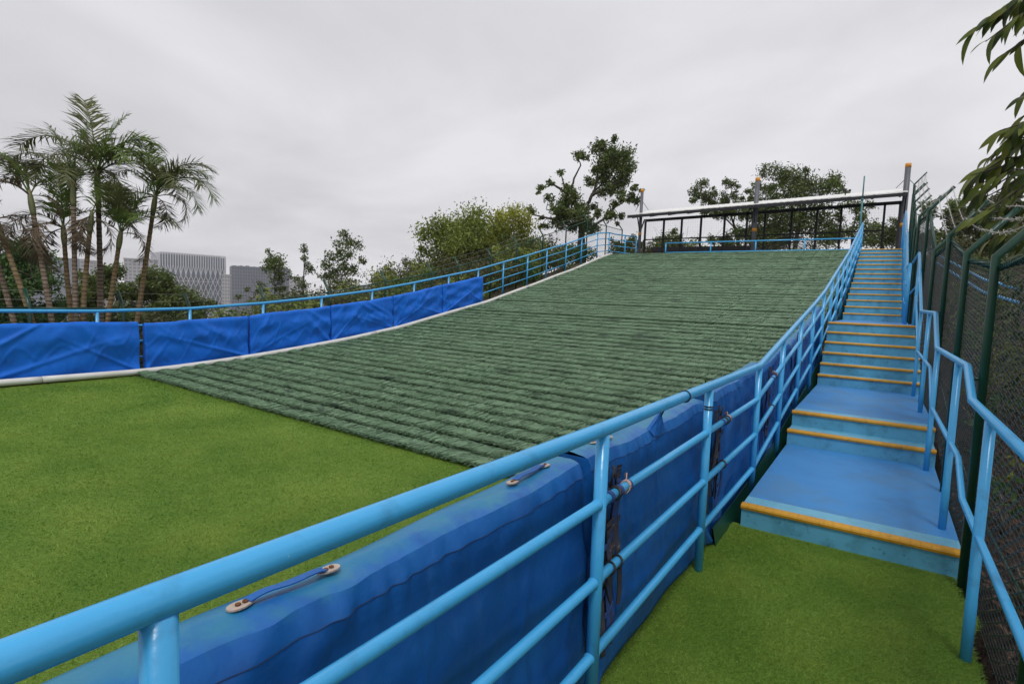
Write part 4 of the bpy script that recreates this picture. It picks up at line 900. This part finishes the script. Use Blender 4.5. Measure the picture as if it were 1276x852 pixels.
sp = []
for y in np.arange(5.5, 26.5, .95):
    for xo in (-13.6, -15.2, -17):
        sp.append((xo+random.uniform(-.4, .4), y+random.uniform(-.4, .4), 1.0, (1.0 if xo > -14 else 1.7 if xo > -16 else 2.4)*random.uniform(.8, 1.25), random.choice(['leaf_dull', 'leaf_dull', 'leaf_mid', 'leaf_dark', 'leaf_fresh'])))
for y in np.arange(9, 26, .9):
    for xo, hh in ((-18.5, 2.9), (-20.5, 3.1), (-22.5, 3.2)):
        sp.append((xo+random.uniform(-.7, .7), y+random.uniform(-.5, .5), 1.25, hh*random.uniform(.75, 1.15)*(1 if y > 13 else .8), random.choice(['leaf_dull', 'leaf_dark', 'leaf_mid', 'leaf_dull'])))
for y in np.arange(-1, 6, 1.1): sp.append((-15.5+random.uniform(-.5, .5), y, 1.1, 1.4, random.choice(['leaf_dull', 'leaf_dark'])))
undergrowth(sp, 'tangled scrub on the bank behind the far railing', 620, .07, 5)
sp = []
for x in np.arange(-13, -3.4, .8):
    for y in (34.2, 36.5): sp.append((x+random.uniform(-.3, .3), y+random.uniform(-.4, .4), .9, random.uniform(1.2, 2.5), random.choice(['leaf_dull', 'leaf_dark', 'leaf_dull', 'leaf_mid'])))
for x in np.arange(-3, 1.5, .9): sp.append((x, 36+random.uniform(-.4, .4), .7, random.uniform(.8, 1.4), random.choice(['leaf_dull', 'leaf_dark'])))
undergrowth(sp, 'dull scrub growing behind the shelter', 420, .075, 15)
undergrowth([(1.35, 8.6, .45, .8, 'leaf_dull'), (1.7, 10.3, .6, .9, 'leaf_big'), (1.5, 12.6, .6, 1.0, 'leaf_dark'), (2.0, 14.5, .7, 1.3, 'leaf_dull'), (1.3, 16.8, .5, 1.2, 'leaf_big'), (2.2, 18.0, .8, 1.6, 'leaf_dark'), (2.6, 20.5, .8, 1.8, 'leaf_dull'), (1.4, 21.5, .6, 1.4, 'leaf_dull'), (1.25, 6.6, .3, .6, 'leaf_big'), (.95, 5.6, .22, .5, 'leaf_fresh'), (1.05, 7.4, .3, .9, 'leaf_fresh'), (1.3, 9.4, .35, 1.0, 'leaf_big'), (1.2, 11.4, .4, 1.0, 'leaf_fresh'), (.85, 4.3, .15, .25, 'leaf_dull'), (1.6, 13.4, .5, 1.6, 'leaf_big'), (1.9, 16, .6, 2.0, 'leaf_fresh')], 'dim scrub on the dark bank behind the right fence', 700, .045, 6)
# mulch and leaf litter right of the fence
MX = np.linspace(.5, 9, 40); MY = np.linspace(-4, 24, 70)
struct(sheet('mulch_bank', MX, MY, lambda X, Y: terr(X, Y)+.05-.16*np.clip((.62-X)/.1, 0, 1), M['mulch'], 'dark mulch bank with fallen leaves right of the fence', .1))
n = 5200; lx = .56+rng.uniform(0, 1, n)**1.5*3.2; ly = rng.uniform(1.2, 16, n); lzv = terr(lx, ly)+.065-.16*np.clip((.62-lx)/.1, 0, 1)+rng.uniform(0, .02, n)
a = rng.uniform(0, 6.28, n); s = rng.uniform(.02, .05, n)
dx = np.cos(a)*s; dy = np.sin(a)*s; tz = rng.normal(0, .014, n)
v = np.stack([np.stack([lx-dx, ly-dy, lzv-tz], -1), np.stack([lx-dy*.4, ly+dx*.4, lzv+.008], -1), np.stack([lx+dx, ly+dy, lzv+tz], -1), np.stack([lx+dy*.4, ly-dx*.4, lzv+.006], -1)], 1).reshape(-1, 3)
tag(link('leaf_litter', np_mesh('leaf_litter', v, np.arange(4*n).reshape(n, 4), M['litter'])), 'scattered brown fallen leaves on the mulch bank', None, None, 'stuff')

# ------------------------------------------------------------------ big-leaved tree hanging over the right fence
t = thing('overhanging_tree', (2.3, 7.2, T(2.3, 7.2)), 'broad-leaved tree hanging long drooping leaves over the right fence', 'tree')
bz = T(2.3, 7.2)
mb = MB(); mb.tube([(0, 0, -.2), (.05, 0, 1.4), (-.1, .1, 3.0), (-.15, .1, 4.6), (0, .1, 6)], [.12, .11, .09, .07, .04], 10); mb.build('trunk', M['trunk_dark'], t, True)
def big_leaf(ln, wd, droop, seed):
    r = random.Random(seed); n = 6; vs = []; fs = []
    for i in range(n+1):
        f = i/n; wv = wd*math.sin(math.pi*min(1, f*.92+.06))**.8*(1-.2*f)*(1 if i < n else .05)
        x = ln*(f-.18*f*f*droop); z = -ln*.55*droop*f*f; wob = .04*ln*math.sin(f*7+seed)
        vs += [(x, -wv, z+.18*wv), (x, wob*.3, z), (x, wv, z+.18*wv)]
    for i in range(n):
        a = i*3; fs += [(a, a+3, a+4, a+1), (a+1, a+4, a+5, a+2)]
    mb = MB(); mb.add(vs, fs); return mb
lm = [big_leaf(.20+.03*(k % 3), .029+.004*(k % 2), .5+.25*(k % 4), k).mesh('leaf', M['leaf_big'] if k % 3 else M['leaf_big_dark'], True) for k in range(8)]
rr = random.Random(12); nleaf = 0
twigs = []
def spray(p0, p1, n, spread=.10):
    """a hanging twig from p0 to p1 (world) with leaves along it"""
    global nleaf
    p0 = Vector(p0); p1 = Vector(p1); o = Vector((2.3, 7.2, bz))
    mid_ = p0.lerp(p1, .5)+Vector((0, 0, .10)); pts = [p0-o, mid_-o, p1-o]
    mb = MB(); mb.tube(pts, [.011, .008, .004], 5, False); mb.build('twig', M['trunk_dark'], t, True)
    for k in range(n):
        if nleaf >= 300: return
        f = (k+.6)/n; p = (p0.lerp(mid_, f*2) if f < .5 else mid_.lerp(p1, f*2-1))
        d = (p1-p0).normalized(); side = rr.choice([-1, 1])
        dirv = (d*rr.uniform(.2, .9)+Vector((rr.uniform(-.7, .2), rr.uniform(-.5, .4), rr.uniform(-1.3, -.2)))*.9).normalized()
        l = link('leaf', rr.choice(lm), t); zq = Vector((rr.uniform(-.7, .2), rr.uniform(-1.2, -.3), rr.uniform(.1, .9)))
        y_ = zq.cross(dirv).normalized(); z_ = dirv.cross(y_); s_c = rr.uniform(.75, 1.15)
        l.matrix_world = Matrix(((dirv.x*s_c, y_.x*s_c, z_.x*s_c, p.x-o.x+rr.gauss(0, .015)), (dirv.y*s_c, y_.y*s_c, z_.y*s_c, p.y-o.y+rr.gauss(0, .015)), (dirv.z*s_c, y_.z*s_c, z_.z*s_c, p.z-o.z), (0, 0, 0, 1)))
        nleaf += 1
# upper sprays against the sky, then the big fan lower down
for a, b, n in (((1.05, 6.4, 4.40), (.50, 6.5, 4.20), 13), ((1.05, 6.6, 4.36), (.58, 6.5, 4.30), 12), ((1.0, 6.3, 4.18), (.56, 6.4, 4.06), 11), ((1.1, 6.5, 4.06), (.68, 6.4, 3.92), 9), ((1.05, 6.7, 4.5), (.66, 6.6, 4.36), 8), ((1.1, 6.5, 3.66), (.80, 6.4, 3.52), 5), ((1.15, 6.5, 3.5), (.86, 6.5, 3.40), 5)): spray(a, b, n)
for k in range(21):
    a = (1.12+rr.uniform(-.08, .15), 6.5+rr.uniform(-.3, .6), 2.92+rr.uniform(-.5, .5)); b = (.55+rr.uniform(0, .32), 6.5+rr.uniform(-.3, .6), a[2]-rr.uniform(.0, .22))
    if b[0] < .62: b = (b[0], b[1], min(max(b[2], 2.75), 3.0))
    spray(a, b, 11)
for zz in (4.5, 3.7, 3.0):
    mb = MB(); mb.tube([(-.12, .1, zz-bz-.4), (-.5, -.3, zz-bz-.1), (-.95, -.6, zz-bz)], [.04, .028, .014], 7, False); mb.build('limb', M['trunk_dark'], t, True)
def leaf_mass(name, pts, m, sc, seed):
    """further leaves of the crown, same leaf shape, joined"""
    r = np.random.default_rng(seed); base = []; 
    for me in lm[:4]:
        c = np.empty(len(me.vertices)*3, np.float32); me.vertices.foreach_get('co', c); base.append(c.reshape(-1, 3))
    fq = np.array([p.vertices[:] for p in lm[0].polygons]); vs = []; fs = []; n = 0
    for p in pts:
        d = Vector((r.uniform(-.9, .5), r.uniform(-.7, .7), r.uniform(-1, .1))).normalized(); zq = Vector((r.uniform(-.8, .8), r.uniform(-1, .2), r.uniform(.1, 1))); y_ = zq.cross(d).normalized(); z_ = d.cross(y_)
        c = base[r.integers(0, 4)]*sc*r.uniform(.7, 1.15); mtx = np.array([d, y_, z_]); vs.append(c@mtx+np.array(p)); fs.append(fq+n); n += len(c)
    o = link(name, np_mesh(name, np.concatenate(vs), np.concatenate(fs), m, True), t); o['kind'] = 'stuff'
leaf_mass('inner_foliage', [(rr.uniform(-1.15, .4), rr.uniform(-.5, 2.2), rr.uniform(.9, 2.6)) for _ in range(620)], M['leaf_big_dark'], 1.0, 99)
leaf_mass('outer_foliage', [(rr.uniform(-.45, 4), rr.uniform(-6, 7), rr.uniform(1.8, 6.5)) for _ in range(3600)], M['leaf_big_dark'], 1.3, 98)  # rest of the crown, mostly out of view, added overhead to darken the bank

# ------------------------------------------------------------------ palms
def frond_mesh(length, arch, n, ll, m, seed, ragged=.15, name='frond'):
    r = random.Random(seed); mb = MB(); pts = []
    x = z = 0; ang = R(78)
    K = 16
    for i in range(K+1):
        pts.append(Vector((x, 0, z))); ang2 = ang - arch*(i/K)**1.35
        x += length/K*math.cos(ang2); z += length/K*math.sin(ang2)
    mb.tube(pts, [.011*(1-.8*i/K) for i in range(K+1)], 5, False)
    for k in range(n):
        f = .16+.84*(k+.5)/n
        if r.random() < ragged: continue
        fi = f*K; i0 = min(K-1, int(fi)); p = pts[i0].lerp(pts[i0+1], fi-i0); tg = (pts[i0+1]-pts[i0]).normalized(); up = Vector((-tg.z, 0, tg.x))
        for sd in (-1, 1):
            l = ll*(.35+.65*math.sin(math.pi*min(1, f*.82+.12)))*r.uniform(.75, 1.1)
            d = (tg*r.uniform(.55, .85)+Vector((0, sd, 0))*r.uniform(.5, .9)+up*r.uniform(-.05, .35)).normalized(); wv = .0105*r.uniform(.7, 1.2)
            q = tg*wv; q1 = p+d*l*.5+Vector((0, 0, -.05*l)); q2 = p+d*l+Vector((0, 0, -l*r.uniform(.08, .38)))
            mb.add([p-q*.6, p+q*.6, q1+q, q1-q, q2], [(0, 1, 2, 3), (3, 2, 4)])
    return mb.mesh(name, m)
FR = {}
for nm, m in (('g', 'palm_green'), ('o', 'palm_dull'), ('d', 'palm_dead')):
    FR[nm] = [frond_mesh(1.0, a, 62, .40, M[m], k*7+len(nm)+ord(nm), rg) for k, (a, rg) in enumerate([(R(70), .08), (R(105), .15), (R(140), .22), (R(165), .3), (R(30), .08)])]
def palm(b, tp, label, fr, r0=.062, ochre=False, seed=0, thin_top=1.0):
    rr = random.Random(seed); b = Vector(b); tp = Vector(tp); bz_ = T(b.x, b.y)
    d = tp-b; b0 = b - Vector((d.x, d.y, 0))*((b.z-bz_)/max(.5, d.z))*.8; b0.z = bz_-.15
    t = thing('palm_tree', b0, label, 'palm tree', 'slender ringed palms behind the far pads')
    crown_h = .42; K = 60; pts = []; rs = []
    side = rr.uniform(-.06, .06)
    for i in range(K+1):
        f = i/K; p = b0.lerp(tp, f) + Vector((side, side*.6, 0))*math.sin(math.pi*f); pts.append(p-b0)
        rs.append(r0*(1.12-.32*f)*(1.0 if i % 2 else .90))
    kcut = int(K*.92)
    mb = MB(); mb.tube(pts[:kcut], rs[:kcut], 10); mb.build('trunk', M['palm_trunk_ochre' if ochre else 'palm_trunk'], t, False)
    mb = MB(); q = pts[kcut-1:]; n = len(q); mb.tube(q+[q[-1]+(q[-1]-q[-2])*2], [r0*(.82+.25*math.sin(math.pi*j/(n-1))) for j in range(n)]+[r0*.4], 10); mb.build('crown_shaft', M['crownshaft'], t, True)
    top_ = pts[-1]
    for (phi, elev, ln, arch, kind) in fr:       # phi about the vertical from the slope-parallel right, elev tilt of the stalk, arch 0..3
        o = link('frond', FR[kind][arch], t)
        base = R(33.5)+R(phi); o.matrix_world = Matrix.Translation(top_) @ Matrix.Rotation(base, 4, 'Z') @ Matrix.Rotation(R(78-elev), 4, 'Y') @ Matrix.Scale(ln, 4)
    return t
P_ = [
 ((-12.75, 3.6, .87), (-13.48, 3.28, 2.75), 'leaning palm at the left edge with brown hanging dead fronds', [(170, 60, 1.4, 2, 'o'), (10, 20, .8, 3, 'd'), (-40, -10, .8, 3, 'd'), (60, 30, 1.0, 3, 'd'), (200, 40, 1.2, 2, 'd')], True),
 ((-13.25, 3.47, .84), (-13.77, 3.27, 2.4), 'lowest leaning grey palm trunk at the left edge', [(180, 60, 1.3, 2, 'o'), (120, 50, 1.2, 2, 'o'), (-60, 30, .9, 3, 'd')], False),
 ((-12.75, 3.88, .87), (-13.31, 3.73, 3.24), 'left-leaning palm with a long drooping frond to its left', [(178, 62, 1.6, 1, 'g'), (150, 75, 1.4, 1, 'o'), (185, 40, 1.5, 2, 'o'), (100, 60, 1.2, 2, 'o'), (200, 80, 1.3, 1, 'g'), (-100, 40, 1.1, 3, 'd'), (20, 10, .8, 3, 'd'), (30, 70, 1.0, 2, 'o')], False),
 ((-13.0, 4.28, .84), (-13.33, 4.23, 2.70), 'short leaning palm with upright green fronds left of the clump', [(60, 85, 1.25, 4, 'g'), (-60, 82, 1.2, 4, 'g'), (150, 65, 1.2, 1, 'g'), (190, 45, 1.2, 2, 'o'), (20, 60, 1.0, 1, 'g'), (170, -10, 1.2, 3, 'd'), (-90, 20, 1.2, 3, 'd'), (180, 25, 1.0, 2, 'o')], True),
 ((-12.75, 4.21, .86), (-13.0, 4.29, 3.50), 'straight slim palm in the clump with one upright fresh frond', [(30, 88, 1.25, 4, 'g'), (200, 84, 1.1, 4, 'g'), (180, 60, 1.5, 1, 'o'), (172, 45, 1.6, 1, 'o'), (-60, 50, 1.0, 2, 'o'), (100, 70, 1.1, 1, 'g')], False),
 ((-12.75, 4.33, .86), (-12.78, 4.5, 2.95), 'palm with brown dead fronds hanging down its ochre trunk', [(90, 70, 1.2, 1, 'g'), (-90, -20, 1.0, 3, 'd'), (200, -25, 1.0, 3, 'd'), (20, -25, 1.0, 3, 'd'), (160, -15, .9, 3, 'd'), (0, 50, 1.0, 2, 'o')], True),
 ((-13.25, 4.76, .82), (-13.51, 4.87, 3.90), 'tallest palm with the highest feathery crown', [(150, 84, 1.6, 4, 'o'), (40, 80, 1.35, 4, 'g'), (178, 58, 1.95, 1, 'o'), (176, 42, 1.6, 1, 'o'), (15, 72, 1.5, 1, 'g'), (5, 55, 1.7, 2, 'g'), (0, 35, 1.6, 1, 'o'), (-30, 62, 1.4, 2, 'g'), (60, 60, 1.3, 1, 'g'), (150, 70, 1.3, 1, 'g'), (-90, 50, 1.2, 2, 'o'), (120, 40, 1.2, 2, 'o'), (10, -20, 1.2, 3, 'd'), (195, -5, 1.2, 3, 'd'), (-20, 5, 1.3, 2, 'o')], False),
 ((-12.75, 4.68, .85), (-12.63, 4.93, 2.66), 'short palm with stiff upright fronds between the two tallest palms', [(165, 74, 1.3, 4, 'g'), (15, 68, 1.35, 4, 'g'), (10, 52, 1.2, 1, 'o'), (60, 65, 1.2, 1, 'g'), (180, 45, 1.1, 2, 'o'), (-40, 55, 1.1, 1, 'g'), (0, 10, .9, 3, 'd'), (-60, 72, 1.2, 0, 'o')], True),
 ((-12.75, 5.19, .84), (-12.59, 5.55, 3.48), 'rightmost palm leaning right with a big arching crown', [(0, 70, 1.45, 1, 'o'), (3, 55, 1.5, 2, 'g'), (-3, 40, 1.2, 2, 'g'), (40, 72, 1.3, 1, 'g'), (150, 78, 1.4, 4, 'g'), (170, 62, 1.3, 1, 'g'), (-40, 60, 1.3, 2, 'o'), (90, 60, 1.1, 2, 'o'), (10, 20, 1.0, 3, 'o'), (185, -5, 1.2, 3, 'd'), (195, 20, 1.2, 3, 'o'), (-20, -20, .9, 3, 'd'), (-10, 66, 1.4, 2, 'o')], True)]
for k, (b, tp, lab, fr, oc) in enumerate(P_): palm(b, tp, lab, fr, .05 if k not in (6,) else .058, oc, 500+k)

# ------------------------------------------------------------------ city behind
def tower_frame(base, w_, d_, h, yaw, label, name='tower'):
    t = thing(name, base, label, 'building'); t.rotation_euler = (0, 0, yaw); return t
def facade(t, w_, d_, h, wallmat, cols, rows, wm, depth=.4, bands=True):
    mb = MB(); mb.box((-w_/2, -d_/2, 0), (w_/2, d_/2, h)); wl = mb.build('wall', wallmat, t)
    mb = MB(); mb.box((-w_/2-.4, -d_/2-.4, h), (w_/2+.4, d_/2+.4, h+1.2)); mb.build('roof', wallmat, t)
    cw, rh_ = w_/cols, h/rows
    me = None
    mb = MB()
    for i in range(rows):
        for j in range(cols):
            x0 = -w_/2+cw*(j+.18); x1 = -w_/2+cw*(j+.82); z0 = rh_*(i+.25); z1 = rh_*(i+.82)
            mb.box((x0, -d_/2-depth, z0), (x1, -d_/2+.05, z1))
        for j in range(max(2, int(d_/cw))):
            n = max(2, int(d_/cw)); y0 = -d_/2+d_/n*(j+.18); y1 = -d_/2+d_/n*(j+.82)
            mb.box((w_/2-.05, y0, z0), (w_/2+depth, y1, z1))
    tag(mb.build('windows', wm, t), None, kind='stuff')
YAW = R(33.5)
# lattice tower: glass block wrapped in a white diagonal lattice
LT = tower_frame((-738.5, 364, -45), 0, 0, 0, R(77), 'tall pale building wrapped in a white diagonal lattice behind the rightmost palm')
W0, D0, H0 = 72, 40, 86
mb = MB(); mb.box((-W0/2, -D0/2, 0), (W0/2, D0/2, H0-2)); mb.build('glass_block', M['glass_blue'], LT)
mb = MB(); mb.box((-17, -D0/2-.6, 26), (17, -D0/2+.5, 60)); mb.build('dark_recess', M['glass_dark'], LT)
mb = MB(); yf = -D0/2-1.4; nc = 13; cw = W0/nc
for j in range(nc+1):
    x = -W0/2+j*cw; mb.bar((x, yf, H0-26), (x, yf, H0), .9, .9)
    if j < nc: mb.bar((x+cw/2, yf, H0-14), (x+cw/2, yf, H0), .8, .8)
for j in range(nc):
    x = -W0/2+j*cw
    mb.bar((x, yf, H0-26), (x+cw/2, yf, H0-14), .6, .6); mb.bar((x+cw, yf, H0-26), (x+cw/2, yf, H0-14), .6, .6)
    k = 0; z = H0-26
    while z > 3:
        zn = z-7.2
        if k % 2 == 0: mb.bar((x, yf, z), (x+cw/2, yf, zn), .6, .6); mb.bar((x+cw, yf, z), (x+cw/2, yf, zn), .6, .6)
        else: mb.bar((x+cw/2, yf, z), (x, yf, zn), .6, .6); mb.bar((x+cw/2, yf, z), (x+cw, yf, zn), .6, .6)
        if k % 2: mb.bar((x, yf, zn+7.2), (x+cw, yf, zn+7.2), .5, .5)
        z = zn; k += 1
mb.bar((-W0/2, yf, H0), (W0/2, yf, H0), 1.2, 1.2); tag(mb.build('lattice', M['lattice'], LT), None, kind='stuff')
mb = MB(); xf = W0/2+1.4; nd = 8; cd = D0/nd
for sx in (-xf, xf):
    for j in range(nd+1):
        mb.bar((sx, -D0/2+j*cd, H0-26), (sx, -D0/2+j*cd, H0), .9, .9)
    for j in range(nd):
        y0 = -D0/2+j*cd; z = H0-26; k = 0
        while z > 3:
            zn = z-7.2
            a, b = (y0, y0+cd/2) if k % 2 == 0 else (y0+cd/2, y0)
            mb.bar((sx, a, z), (sx, b, zn), .6, .6); mb.bar((sx, 2*(y0+cd/2)-a, z), (sx, 2*(y0+cd/2)-b, zn), .6, .6); z = zn; k += 1
tag(mb.build('lattice', M['lattice'], LT), None, kind='stuff')
mb = MB(); mb.box((-W0/2+3, -D0/2+3, H0-2), (W0/2-3, D0/2-3, H0+.6)); mb.build('roof', M['concrete_pale'], LT)
t = tower_frame((-655, 409, -45), 0, 0, 0, R(64), 'plain dark grey glass slab building right of the lattice tower', 'slab_building'); 
W1, D1, H1 = 66, 40, 73
mb = MB(); mb.box((-W1/2, -D1/2, 0), (W1/2, D1/2, H1)); mb.build('glass_block', M['glass_dark'], t)
mb = MB()
for j in range(24): mb.bar((-W1/2+W1/23*j, -D1/2-.15, 0), (-W1/2+W1/23*j, -D1/2-.15, H1), .35, .3)
for z in np.arange(4, H1, 4): mb.bar((-W1/2, -D1/2-.1, z), (W1/2, -D1/2-.1, z), .2, .35)
tag(mb.build('mullions', M['concrete_grey'], t), None, kind='stuff')
mb = MB()
for j in range(9): mb.box((-W1/2+2+j*7.2, -D1/2+4, H1), (-W1/2+5+j*7.2, D1/2-4, H1+.5+(j*7 % 3)*.35))
tag(mb.build('roof_plant', M['concrete_grey'], t), None, kind='stuff')
for (x, y, zt, w_, d_, lab, wm, cm) in [(-671, 281, 27.5, 27, 20, 'white apartment block peeping out left of the lattice tower', 'window', 'concrete_pale'), (-592, 331, 14.6, 8, 12, 'narrow pale block between the lattice tower and the dark slab', 'window', 'concrete_pale'),
      (-776, 212, 29, 31, 24, 'blue grey office block behind the leftmost palms', 'window', 'concrete_grey'), (-738, 236, 25, 38, 24, 'wide blue grey block seen between the palm trunks', 'window', 'concrete_grey'), (-717, 249, 24, 12, 14, 'small stepped pale block right of the straight palm', 'window', 'concrete_pale'),
      (-560, 395, 16, 16, 14, 'pale block just right of the dark grey slab', 'window', 'concrete_pale'), (-470, 420, 9, 18, 14, 'low pale building glimpsed among the straggly trees', 'window', 'concrete_pale')]:
    t = tower_frame((x, y, -45), 0, 0, 0, R(60 if x < -700 else 55), lab, 'apartment_block'); facade(t, w_, d_, zt+45, M[cm], max(3, int(w_/3.4)), max(8, int((zt+45)/3.6)), M[wm], .15)
# ------------------------------------------------------------------ haze
mb = MB(); mb.box((-900, -60, -70), (60, 900, 60)); hz = mb.mesh('haze', bpy.data.materials.new('haze air'))
hm = hz.materials[0]; hm.use_nodes = True; t_ = hm.node_tree; t_.nodes.clear()
vo = N(t_, 'ShaderNodeVolumePrincipled'); vo.inputs['Density'].default_value = .00025; vo.inputs['Color'].default_value = (.95, .96, 1, 1)
ou = N(t_, 'ShaderNodeOutputMaterial'); t_.links.new(vo.outputs[0], ou.inputs['Volume'])
HAZE = True
if HAZE: tag(link('haze', hz), None, None, None, 'stuff')
